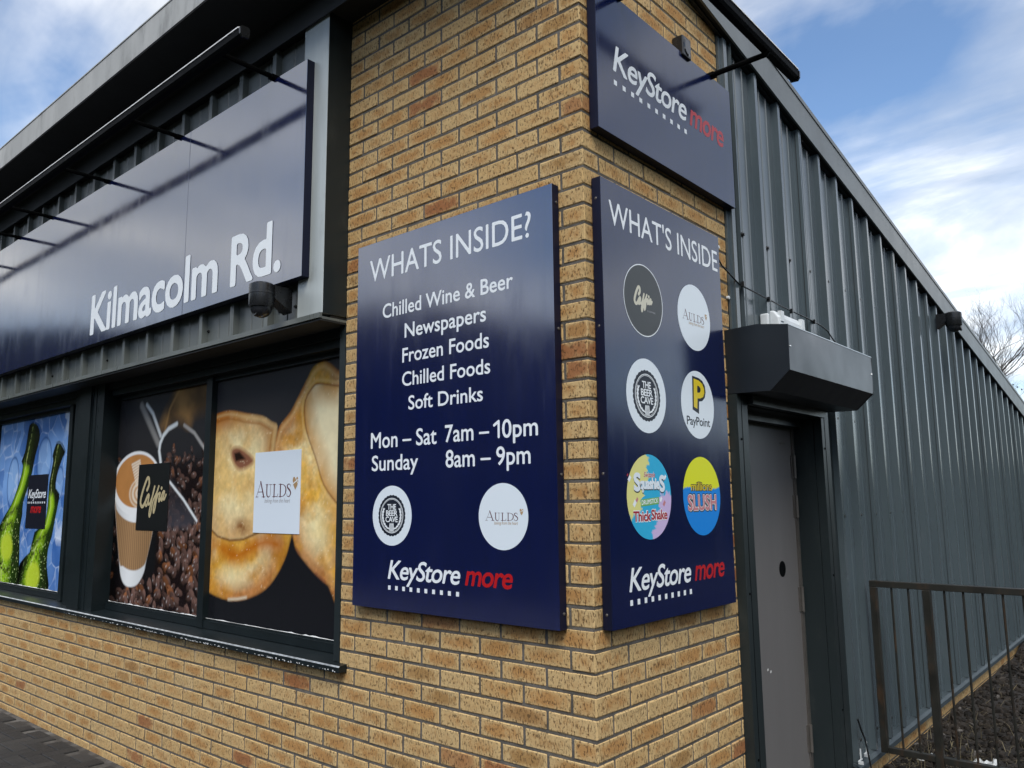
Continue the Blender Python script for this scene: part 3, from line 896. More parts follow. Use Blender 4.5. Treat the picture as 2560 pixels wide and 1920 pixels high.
class Face:
    """a flat face in the place: 'y' faces -y (u = x), 'x' faces +x (u = y)"""
    def __init__(s, axis, off): s.axis = axis; s.off = off

    def P(s, u, v, lift=0.0): return (u, s.off - lift, v) if s.axis == 'y' else (s.off + lift, u, v)

    def put(s, name, pts2, faces, mat, parent, lift, label=None):
        m = MB(); m.v = [s.P(u, v, lift) for u, v in pts2]
        m.f = []
        for f in faces:
            p = [pts2[i] for i in f]
            ar = sum(p[i][0] * p[(i + 1) % len(p)][1] - p[(i + 1) % len(p)][0] * p[i][1] for i in range(len(p)))
            m.f.append(tuple(f) if ar > 0 else tuple(f)[::-1])
        return m.build(name, mat, parent, label=label)

    def text(s, name, body, u0, u1, base, cap, mat, parent, lift=.0006, bold=0.0, shear=0.0, space=1.0, fitx=True, warp=None):
        v, f = text2d(body, bold, shear, space); v = v.copy()
        a, b = v[:, 0].min(), v[:, 0].max(); sz = cap / CAPH
        k = (u1 - u0) / (b - a)
        p = np.stack([u0 + (v[:, 0] - a) * k, base + v[:, 1] * sz], 1)
        if warp: p = np.array([warp(q[0], q[1]) for q in p])
        # one object for each word: sort the letters into words by the gaps between them
        up = list(range(len(p)))
        def find(i):
            while up[i] != i: up[i] = up[up[i]]; i = up[i]
            return i
        for q in f:
            for i in q[1:]: up[find(i)] = find(q[0])
        isl = {}
        for i in range(len(p)): isl.setdefault(find(i), []).append(i)
        iv = sorted((p[ix, 0].min(), p[ix, 0].max(), r_) for r_, ix in isl.items())
        gap = .19 * sz * min(1.0, k / sz) if ' ' in body else 9
        words, end = [[]], -99
        for a_, b_, r_ in iv:
            if words[-1] and a_ - end > gap: words.append([])
            words[-1].append(r_); end = max(end, b_)
        o = None
        for w in words:
            rs_ = set(w); ids = [i for r_ in w for i in isl[r_]]; mp = {i: n for n, i in enumerate(ids)}
            o = s.put(name, [tuple(p[i]) for i in ids], [tuple(mp[i] for i in q) for q in f if find(q[0]) in rs_], mat, parent, lift)
        return o

    def poly(s, name, pts, mat, parent, lift): return s.put(name, pts, [tuple(range(len(pts)))], mat, parent, lift)

    def disc(s, name, u, v, r, mat, parent, lift, n=64, wave=None):
        pts = [(u, v)]
        for k in range(n):
            t_ = 2 * math.pi * k / n; q = r if wave is None else r * wave(t_); pts.append((u + q * math.cos(t_), v + q * math.sin(t_)))
        return s.put(name, pts, [(0, 1 + k, 1 + (k + 1) % n) for k in range(n)], mat, parent, lift)

    def ring(s, name, u, v, r0_, r1_, mat, parent, lift, n=64):
        pts = []
        for k in range(n):
            t_ = 2 * math.pi * k / n; pts += [(u + r0_ * math.cos(t_), v + r0_ * math.sin(t_)), (u + r1_ * math.cos(t_), v + r1_ * math.sin(t_))]
        return s.put(name, pts, [(2 * k, 2 * k + 1, (2 * k + 3) % (2 * n), (2 * k + 2) % (2 * n)) for k in range(n)], mat, parent, lift)

    def strokes(s, name, strokes, mat, parent, lift, rounded=True):
        """strokes of varying width joined into one outline"""
        segs = []
        for P_, W in strokes:
            W = list(W) if isinstance(W, (list, tuple)) else [W] * len(P_)
            P_ = [Vector((a, b)) for a, b in P_]; Q, WW = P_, W
            if rounded and len(P_) > 2:         # Catmull-Rom smoothing
                Q, WW = [], []
                for i in range(len(P_) - 1):
                    a, b, c, d = P_[max(i - 1, 0)], P_[i], P_[i + 1], P_[min(i + 2, len(P_) - 1)]
                    for t_ in (0, .25, .5, .75):
                        Q.append(.5 * ((2 * b) + (c - a) * t_ + (2 * a - 5 * b + 4 * c - d) * t_ * t_ + (3 * b - a - 3 * c + d) * t_ ** 3)); WW.append(W[i] * (1 - t_) + W[i + 1] * t_)
                Q.append(P_[-1]); WW.append(W[-1])
            for i in range(len(Q) - 1): segs.append((Q[i].x, Q[i].y, Q[i + 1].x, Q[i + 1].y, WW[i] / 2, WW[i + 1] / 2))
        A = np.array(segs); xs_, ys_ = A[:, (0, 2)], A[:, (1, 3)]; mw = A[:, 4:].max()
        h = max(mw / 4, (xs_.max() - xs_.min()) / 260); x0, y0 = xs_.min() - mw - 2 * h, ys_.min() - mw - 2 * h
        nx_, ny_ = int((xs_.max() + mw + 2 * h - x0) / h) + 2, int((ys_.max() + mw + 2 * h - y0) / h) + 2
        G_ = np.full((ny_, nx_), -mw * 3); gx, gy = x0 + np.arange(nx_) * h, y0 + np.arange(ny_) * h
        for ax, ay, bx, by, w0, w1 in segs:
            r_ = max(w0, w1) + 3 * h
            i0, i1 = max(0, int((min(ax, bx) - r_ - x0) / h)), min(nx_, int((max(ax, bx) + r_ - x0) / h) + 2); j0, j1 = max(0, int((min(ay, by) - r_ - y0) / h)), min(ny_, int((max(ay, by) + r_ - y0) / h) + 2)
            X, Y = gx[i0:i1][None], gy[j0:j1][:, None]; L = (bx - ax) ** 2 + (by - ay) ** 2 + 1e-14
            t_ = np.clip(((X - ax) * (bx - ax) + (Y - ay) * (by - ay)) / L, 0, 1)
            G_[j0:j1, i0:i1] = np.maximum(G_[j0:j1, i0:i1], w0 + (w1 - w0) * t_ - np.hypot(X - ax - t_ * (bx - ax), Y - ay - t_ * (by - ay)))
        V, Fs = march(G_, x0, y0, h)
        return s.put(name, [tuple(p) for p in V], Fs, mat, parent, lift)


def squares(F_, u0, u1, v0, v1, w, parent, lift=.0006):
    for k in range(10):
        a = u0 + (u1 - w - u0) * k / 9; F_.poly('square_dot', [(a, v0), (a + w, v0), (a + w, v1), (a, v1)], 'vinyl', parent, lift)


def logo(F_, parent, ku0, ku1, mu0, mu1, base, cap, sq, lift=.0006):
    F_.text('logo_lettering', 'KeyStore', ku0, ku1, base, cap, 'vinyl', parent, lift, .013, .22, .92)
    F_.text('red_lettering', 'more', mu0, mu1, base + .01 * cap, cap * 1.02, 'red', parent, lift, .018, .22, .92)
    if sq: squares(F_, *sq, parent, lift)


# serif word mark, drawn stroke by stroke
def serif_word(F_, parent, u0, u1, base, cap, lift, mat='plum'):
    W = u1 - u0
    def T(p): return [(u0 + a * W, base + b * cap) for a, b in p]
    k = cap
    S_ = [([(.0, 0), (.122, 1.0)], .035 * k), ([(.118, 1.02), (.222, 0)], .12 * k), ([(.055, .34), (.185, .34)], .045 * k), ([(-.02, .015), (.055, .015)], .035 * k), ([(.165, .015), (.265, .015)], .035 * k),
          ([(.27, .81), (.345, .81)], .035 * k), ([(.375, .81), (.45, .81)], .035 * k),
          ([(.478, .81), (.565, .81)], .035 * k), ([(.522, .8), (.522, .0)], .115 * k), ([(.478, .015), (.62, .015)], .04 * k), ([(.618, .0), (.636, .2)], .04 * k),
          ([(.70, .8), (.70, .0)], .115 * k), ([(.655, .81), (.74, .81)], .035 * k), ([(.655, .015), (.74, .015)], .035 * k)]
    C_ = [([(.308, .81), (.308, .25), (.325, .06), (.362, .0), (.40, .07), (.413, .25), (.413, .81)], [.115 * k, .115 * k, .1 * k, .06 * k, .04 * k, .035 * k, .035 * k]),
          ([(.70, .80), (.78, .78), (.845, .62), (.855, .41), (.84, .2), (.78, .04), (.70, .02)], [.035 * k, .04 * k, .09 * k, .125 * k, .09 * k, .04 * k, .035 * k]),
          ([(.985, .64), (.975, .75), (.94, .81), (.90, .75), (.895, .62), (.935, .49), (.975, .36), (.99, .21), (.965, .05), (.93, .0), (.895, .05), (.885, .2)],
           [.03 * k, .04 * k, .05 * k, .08 * k, .1 * k, .12 * k, .12 * k, .1 * k, .07 * k, .05 * k, .04 * k, .03 * k])]
    for g_ in (S_[0:5], S_[5:7] + C_[0:1], S_[7:11], S_[11:14] + C_[1:2], C_[2:3]):      # one object for each letter
        o = F_.strokes('serif_letter', [(T(p), w) for p, w in g_], mat, parent, lift, True)
    return o


def heart(F_, parent, u, v, s, lift):
    pts = [(u + s * a, v + s * b) for a, b in ((0, -.62), (-.3, -.2), (-.42, .2), (-.36, .45), (-.2, .52), (-.02, .42), (.06, .3), (.16, .46), (.32, .5), (.42, .3), (.4, 0), (.25, -.3))]
    h = F_.poly('heart_emblem', pts, 'tan', parent, lift)
    F_.strokes('heart_band', [([(u - s * .42, v - s * .12), (u + s * .42, v + s * .28)], .09 * s), ([(u - s * .02, v + s * .45), (u + s * .4, v - s * .1)], .07 * s)], 'vinyl', h, lift + .0002, False)


def script_word(F_, parent, T, w, mat, lift):
    S_ = [[(-3.76, 1.75), (-3.735, 1.785), (-3.74, 1.825), (-3.762, 1.83), (-3.785, 1.805), (-3.82, 1.75), (-3.848, 1.685), (-3.842, 1.65), (-3.815, 1.638), (-3.785, 1.66), (-3.755, 1.70), (-3.735, 1.717)],
          [(-3.735, 1.717), (-3.752, 1.71), (-3.772, 1.675), (-3.768, 1.645), (-3.748, 1.652), (-3.728, 1.70), (-3.726, 1.712), (-3.735, 1.675), (-3.724, 1.652), (-3.70, 1.67)],
          [(-3.705, 1.665), (-3.67, 1.72), (-3.65, 1.772), (-3.664, 1.745), (-3.69, 1.67), (-3.712, 1.60), (-3.705, 1.572), (-3.688, 1.60), (-3.672, 1.66), (-3.655, 1.69)],
          [(-3.66, 1.685), (-3.618, 1.73), (-3.592, 1.772), (-3.606, 1.745), (-3.638, 1.67), (-3.654, 1.625), (-3.648, 1.598), (-3.63, 1.63), (-3.618, 1.68), (-3.60, 1.71)],
          [(-3.625, 1.70), (-3.59, 1.722), (-3.568, 1.725), (-3.582, 1.69), (-3.578, 1.672), (-3.555, 1.695)],
          [(-3.518, 1.738), (-3.535, 1.725), (-3.55, 1.69), (-3.54, 1.678), (-3.52, 1.705), (-3.508, 1.735), (-3.52, 1.70), (-3.508, 1.684), (-3.485, 1.715)],
          [(-3.552, 1.757), (-3.55, 1.76)]]
    return F_.strokes('script_lettering', [([T(*p) for p in s_], w * (1.25 if i == 0 else 1.15 if i == 6 else .9)) for i, s_ in enumerate(S_)], mat, parent, lift)


def badge_beer(F_, parent, u, v, R_, lift=.0006):
    d = F_.disc('logo_disc', u, v, R_, 'disc', parent, lift)
    k = R_ / .13
    F_.disc('bottle_cap_emblem', u, v + .0, .088 * k, 'ink', d, lift + .0003, 256, lambda t_: 1 + .045 * abs(math.sin(t_ * 14)) ** .6 - .02)
    F_.ring('emblem_ring', u, v, .0735 * k, .0765 * k, 'vinyl', d, lift + .0006); F_.ring('emblem_ring', u, v, .0695 * k, .0712 * k, 'vinyl', d, lift + .0006)
    for w_, a, b, zz in (('THE', -.029, .029, .026), ('BEER', -.038, .038, -.001), ('CAVE', -.041, .041, -.028)):
        F_.text('emblem_lettering', w_, u + a * k, u + b * k, v + zz * k, .023 * k, 'vinyl', d, lift + .0006, .02, 0, .9)
    lv = []
    for sg in (-1, 1):
        for i in range(8):
            t_ = R(-68 + i * 13); cx, cy = u + sg * math.cos(t_) * .060 * k, v + math.sin(t_) * .060 * k
            dx, dy = -sg * math.sin(t_) * .0075 * k, math.cos(t_) * .0075 * k
            lv.append(([(cx - dx, cy - dy), (cx + dx * .9 + sg * .003 * k, cy + dy * .9)], [.0035 * k, .006 * k])); lv.append(([(cx - dx, cy - dy), (cx + dx * .9 - sg * .005 * k, cy + dy * .9)], [.0035 * k, .005 * k]))
    F_.strokes('wheat_ears', lv, 'vinyl', d, lift + .0006, False)
    F_.strokes('barrel_emblem', [([(u + a * k, v - .066 * k), (u + a * 1.15 * k, v - .05 * k), (u + a * k, v - .036 * k)], .0052 * k) for a in (-.0105, -.0035, .0035, .0105)], 'vinyl', d, lift + .0006, False)
    return d


def badge_serif(F_, parent, u, v, R_, lift=.0006):
    d = F_.disc('logo_disc', u, v, R_, 'disc', parent, lift); k = R_ / .128
    serif_word(F_, d, u - .088 * k, u + .077 * k, v - .016 * k, .036 * k, lift + .0003)
    heart(F_, d, u + .095 * k, v + .018 * k, .022 * k, lift + .0003)
    F_.text('tagline', 'baking from the heart', u - .045 * k, u + .077 * k, v - .031 * k, .012 * k, 'tan', d, lift + .0003, 0, .3)
    return d


def panel(box, mat, parent, loc=None):
    o = MB().box(*box).build('panel', mat, parent, loc); o.data.materials.append(M['sign_edge']); out = Vector((0, -1, 0)) if box[1] - box[0] > box[3] - box[2] else Vector((1, 0, 0))
    for p in o.data.polygons: p.material_index = 0 if p.normal.dot(out) > .9 else 1
    return bevel(o, .0015, 2)


def sign_board(name, label, loc, box, mat, face_only=True):
    s_ = thing(name, label, 'sign', loc)
    panel(box, mat, s_); return s_


# ------------------------------------------------------------------ board on the front of the corner pier
FB = Face('y', -.0455)
b1 = sign_board('wall_sign', 'tall navy sign listing goods and opening hours on the front of the brick pier', (-.712, 0, 1.194), (-1.307, -.118, -.0455, -.004, 1.193, 2.872), 'sign1')
FB.text('heading', 'WHATS INSIDE?', -1.215, -.225, 2.683, .104, 'vinyl', b1, bold=.004)
for tx, a, b, base, cap in (('Chilled Wine & Beer', -1.118, -.322, 2.494, .064), ('Newspapers', -.965, -.468, 2.382, .064), ('Frozen Foods', -.979, -.453, 2.271, .063), ('Chilled Foods', -.979, -.447, 2.164, .061), ('Soft Drinks', -.936, -.488, 2.056, .06)):
    FB.text('product_line', tx, a, b, base, cap, 'vinyl', b1, bold=.012)
FB.text('opening_hours', 'Mon – Sat', -1.19, -.756, 1.897, .07, 'vinyl', b1, bold=.012)
FB.text('opening_hours', '7am –', -.706, -.455, 1.9, .07, 'vinyl', b1, bold=.012)
FB.strokes('opening_hours', [([(-.428, 1.952), (-.404, 1.966), (-.404, 1.905)], .0115)], 'vinyl', b1, .0006, False)
FB.text('opening_hours', '0pm', -.386, -.205, 1.9, .07, 'vinyl', b1, bold=.012)
FB.text('opening_hours', 'Sunday', -1.181, -.871, 1.795, .067, 'vinyl', b1, bold=.012)
FB.text('opening_hours', '8am – 9pm', -.702, -.243, 1.795, .07, 'vinyl', b1, bold=.012)
badge_beer(FB, b1, -1.039, 1.596, .130); badge_serif(FB, b1, -.386, 1.596, .128)
logo(FB, b1, -1.061, -.617, -.591, -.338, 1.325, .078, (-1.058, -.624, 1.278, 1.296, .017))

# ------------------------------------------------------------------ board on the side of the corner pier
FS = Face('x', .0455)
b2 = sign_board('wall_sign', 'tall navy sign with six round logos on the side of the brick pier', (0, .54, 1.197), (.004, .0455, .046, 1.028, 1.197, 2.884), 'sign2')
FS.text('heading', "WHAT'S INSIDE", .099, 1.003, 2.708, .096, 'vinyl', b2, bold=.004)
d = FS.ring('logo_rim', .331, 2.446, .144, .148, 'vinyl', b2, .0008); FS.disc('logo_disc', .331, 2.446, .1445, 'caff_disc', b2, .0005)
TC = lambda a, b: (.262 + (a + 3.85) / .37 * .135, 2.398 + (b - 1.57) / .262 * .098)
script_word(FS, d, TC, .0105, 'cream', .0009)
FS.text('tagline', 'COFFEE', .355, .418, 2.404, .006, 'grey_txt', d, .0009)
badge_serif(FS, b2, .752, 2.446, .148); badge_beer(FS, b2, .329, 2.060, .148)
d = FS.disc('logo_disc', .750, 2.059, .148, 'disc', b2, .0006)
FS.poly('letter_outline', [(.708, 2.182), (.766, 2.178), (.80, 2.168), (.822, 2.146), (.826, 2.12), (.815, 2.094), (.79, 2.078), (.762, 2.074), (.756, 2.019), (.700, 2.035)], 'ink', d, .0009)
FS.put('yellow_letter', [(.719, 2.171), (.765, 2.167), (.797, 2.155), (.812, 2.135), (.813, 2.115), (.80, 2.097), (.777, 2.089), (.748, 2.086), (.742, 2.040), (.712, 2.047), (.75, 2.143), (.765, 2.142), (.779, 2.133), (.779, 2.122), (.768, 2.113), (.747, 2.112)],
       [(0, 1, 11, 10), (1, 2, 12, 11), (2, 3, 13, 12), (3, 4, 13), (4, 5, 14, 13), (5, 6, 14), (6, 7, 15, 14), (7, 8, 9, 15), (9, 0, 10, 15)], 'yellow', d, .0012)
FS.text('logo_lettering', 'PayPoint', .645, .854, 1.968, .036, 'ink', d, .0009, .012, 0, .95)


def disc_paint(F_, name, u, v, R_, fn, mat, parent, lift, nr=26, na=120):
    pts, fs = [(u, v)], []
    for i in range(1, nr + 1):
        for k in range(na):
            t_ = 2 * math.pi * k / na; pts.append((u + R_ * i / nr * math.cos(t_), v + R_ * i / nr * math.sin(t_)))
    for k in range(na): fs.append((0, 1 + k, 1 + (k + 1) % na))
    for i in range(nr - 1):
        for k in range(na):
            a, b = 1 + i * na + k, 1 + i * na + (k + 1) % na; fs.append((a, a + na, b + na, b))
    o = F_.put(name, pts, fs, mat, parent, lift)
    ca = o.data.color_attributes.new('Col', 'FLOAT_COLOR', 'POINT')
    ca.data.foreach_set('color', np.array([(*fn((p[0] - u) / R_, (p[1] - v) / R_), 1) for p in pts], dtype=np.float32).ravel())
    return o


def ragged(t_): return .06 * math.sin(t_ * 17) + .035 * math.sin(t_ * 41 + 1) + .02 * math.sin(t_ * 83)
def sweet(a, b):
    blue, yel, lil = hexc('#35aed8'), hexc('#dcd98a'), hexc('#c9b6de')
    if a < -.05 - .45 * max(0, -b) * 1.2 - (.25 if b < .35 else 0) + ragged(b) and b > -.45 + ragged(a): return yel
    if a > .45 - .0 * b + ragged(b) - .42 * max(0, -b - .05) and b < .08 + ragged(a): return lil
    return blue


d = disc_paint(FS, 'logo_disc', .3255, 1.6655, .163, sweet, 'print_m', b2, .0006)
def arch(c, k): return lambda a, b: (a, b + k * ((a - c) / .12) ** 2)
for bold, mat, lift, dz in ((.07, 'ink', .0008, -.003), (.05, 'disc', .0010, 0)):
    FS.text('bubble_lettering', 'S', .212, .262, 1.690 + dz, .062, mat, d, lift, bold); FS.text('bubble_lettering', 'quashie', .255, .402, 1.697 + dz, .04, mat, d, lift, bold, 0, .95); FS.text('bubble_lettering', 'S', .40, .442, 1.688 + dz, .058, mat, d, lift, bold)
for bold, mat, lift in ((.05, 'vinyl', .0010), (0.012, 'deepred', .0012)): FS.text('script_lettering', 'Swizzels', .286, .369, 1.741, .019, mat, d, lift, bold, .3)
FS.poly('green_banner', [(.258, 1.628), (.392, 1.637), (.393, 1.664), (.259, 1.655)], 'leafgreen', d, .0008)
FS.text('banner_lettering', 'DRUMSTICK', .264, .386, 1.634, .017, 'vinyl', d, .0011, .02, 0, .95, warp=lambda a, b: (a, b + (a - .264) * .07))
for bold, mat, lift in ((.085, 'vinyl', .0009), (.028, 'deepred', .0012)):
    FS.text('shake_lettering', 'Thick', .203, .328, 1.574, .036, mat, d, lift, bold, 0, .95); FS.text('shake_lettering', 'Shake', .331, .452, 1.578, .036, mat, d, lift, bold, 0, .95)
for (a, b, c_, s_) in ((.184, 1.735, 'vinyl', .013), (.172, 1.748, 'deepred', .006), (.215, 1.642, 'vinyl', .014), (.232, 1.655, 'pink', .010), (.408, 1.655, 'vinyl', .011), (.432, 1.640, 'pink', .012), (.446, 1.743, 'vinyl', .010)):
    FS.poly('sweet_print', [(a - s_, b - s_ * .4), (a - s_ * .1, b - s_ * 1.2), (a + s_, b + s_ * .2), (a + s_ * .1, b + s_)], c_, d, .0009)
d = disc_paint(FS, 'logo_disc', .753, 1.667, .166, lambda a, b: hexc('#dbe02c') if b > .2 + .02 * math.sin(a * 7) else hexc('#1b84da'), 'print_m', b2, .0006)
for bold, mat, lift in ((.07, 'ink', .0008), (.012, 'yellow', .0011)): FS.text('logo_lettering', 'millions', .655, .846, 1.690, .034, mat, d, lift, bold, 0, .95)
for bold, mat, lift in ((.10, 'ink', .0008), (.055, 'vinyl', .0010), (.03, 'pink', .0012)): FS.text('logo_lettering', 'SLUSH', .622, .882, 1.609, .060, mat, d, lift, bold, 0, 1.0)
logo(FS, b2, .161, .627, .657, .928, 1.321, .083, (.164, .627, 1.271, 1.291, .018))

# ------------------------------------------------------------------ sign high on the side
b3 = sign_board('name_sign', 'wide navy shop sign with white and red lettering high on the side wall', (0, .64, 3.085), (.004, .0455, .0455, 1.236, 3.085, 3.705), 'sign2')
logo(FS, b3, .159, .767, .793, 1.141, 3.368, .112, (.162, .760, 3.306, 3.327, .0225))

# ------------------------------------------------------------------ long fascia sign over the windows
FF = Face('y', -.1865)
b4 = thing('fascia_sign', 'long glossy navy sign with white street name above the shop windows', 'sign', (-4.2, -.14, 2.755))
xe = [-1.568, -2.777, -5.87, -8.4, -9.4]
for i in range(4):
    o = panel((xe[i + 1] + (.001 if i < 3 else 0), xe[i] - .001, -.1865, -.1365, 2.757, 3.902), 'sign', b4, (xe[i], -.16, 2.755))
    o.rotation_euler = (0, 0, (0, .0009, -.0006, .0004)[i])
MB().box(-9.4, -1.560, -.1362, -.1342, 2.752, 3.925).build('backing_flange', 'sign_edge', b4)
FF.text('street_lettering', 'Kilmacolm', -4.108, -2.377, 2.832, .268, 'vinyl', b4, .0022, .022, 0, .97)
FF.text('street_lettering', 'Rd.', -2.240, -1.752, 2.830, .268, 'vinyl', b4, .0022, .022, 0, .97)

# ------------------------------------------------------------------ printed window graphics
def vnoise(x, z, s, seed=0):
    x = x * s + seed * 17.3; z = z * s + seed * 9.1
    i, j = np.floor(x), np.floor(z); fx, fz = x - i, z - j; fx = fx * fx * (3 - 2 * fx); fz = fz * fz * (3 - 2 * fz)
    h = lambda a, b: np.modf(np.abs(np.sin(a * 127.1 + b * 311.7 + seed * 3.7) * 43758.5453))[0]
    return (h(i, j) * (1 - fx) + h(i + 1, j) * fx) * (1 - fz) + (h(i, j + 1) * (1 - fx) + h(i + 1, j + 1) * fx) * fz


def fbm(x, z, s, seed=0, o=4):
    r_ = 0; a = .5
    for k in range(o): r_ = r_ + a * vnoise(x, z, s * 2 ** k, seed + k); a *= .5
    return r_


def inpoly(x, z, P_):
    c = np.zeros(x.shape, bool); n = len(P_)
    for i in range(n):
        (x0, z0), (x1, z1) = P_[i], P_[(i + 1) % n]
        if z0 == z1: continue
        c ^= ((z0 > z) != (z1 > z)) & (x < (x1 - x0) * (z - z0) / (z1 - z0) + x0)
    return c


def dist(x, z, P_, closed=False):
    d = np.full(x.shape, 9.0); n = len(P_)
    for i in range(n if closed else n - 1):
        (x0, z0), (x1, z1) = P_[i], P_[(i + 1) % n]; L = (x1 - x0) ** 2 + (z1 - z0) ** 2 + 1e-12
        t_ = np.clip(((x - x0) * (x1 - x0) + (z - z0) * (z1 - z0)) / L, 0, 1)
        d = np.minimum(d, np.hypot(x - x0 - t_ * (x1 - x0), z - z0 - t_ * (z1 - z0)))
    return d


def smooth_poly(P_, n=3):
    out = []; m_ = len(P_)
    for i in range(m_):
        a, b, c, d = [np.array(P_[(i + k) % m_]) for k in (-1, 0, 1, 2)]
        for t_ in np.arange(n) / n: out.append(tuple(.5 * ((2 * b) + (c - a) * t_ + (2 * a - 5 * b + 4 * c - d) * t_ * t_ + (3 * b - a - 3 * c + d) * t_ ** 3)))
    return out


def lay(img, mask_, col):
    m_ = np.clip(mask_, 0, 1)[..., None]; col = np.array(col) if not isinstance(col, np.ndarray) else col
    return img * (1 - m_) + col * m_


def soft(x, z, P_, e=.006):
    d = dist(x, z, P_, True); return np.clip(.5 + np.where(inpoly(x, z, P_), d, -d) / (2 * e), 0, 1)


H = lambda s_: np.array(hexc(s_))
PY = .1168


def picture(name, label, x0, x1, z0, z1, fn, step=.0062):
    nx_, nz_ = int((x1 - x0) / step) + 1, int((z1 - z0) / step) + 1
    X, Z = np.meshgrid(np.linspace(x0, x1, nx_), np.linspace(z0, z1, nz_))
    img = np.clip(fn(X, Z), 0, 1)
    t_ = thing(name, label, 'window graphic', ((x0 + x1) / 2, PY, z0), 'printed graphics on the shop windows')
    me = bpy.data.meshes.new('printed_picture'); l = wloc(t_)
    V = np.stack([X - l.x, np.full(X.shape, PY - l.y), Z - l.z], -1).reshape(-1, 3)
    idx = np.arange(nx_ * nz_).reshape(nz_, nx_)
    Fc = np.stack([idx[:-1, :-1], idx[:-1, 1:], idx[1:, 1:], idx[1:, :-1]], -1).reshape(-1, 4)
    me.from_pydata(V.tolist(), [], Fc.tolist())
    ca = me.color_attributes.new('Col', 'FLOAT_COLOR', 'POINT')
    ca.data.foreach_set('color', np.concatenate([img.reshape(-1, 3), np.ones((nx_ * nz_, 1))], 1).astype(np.float32).ravel())
    link('printed_picture', me, 'print', t_)
    return t_


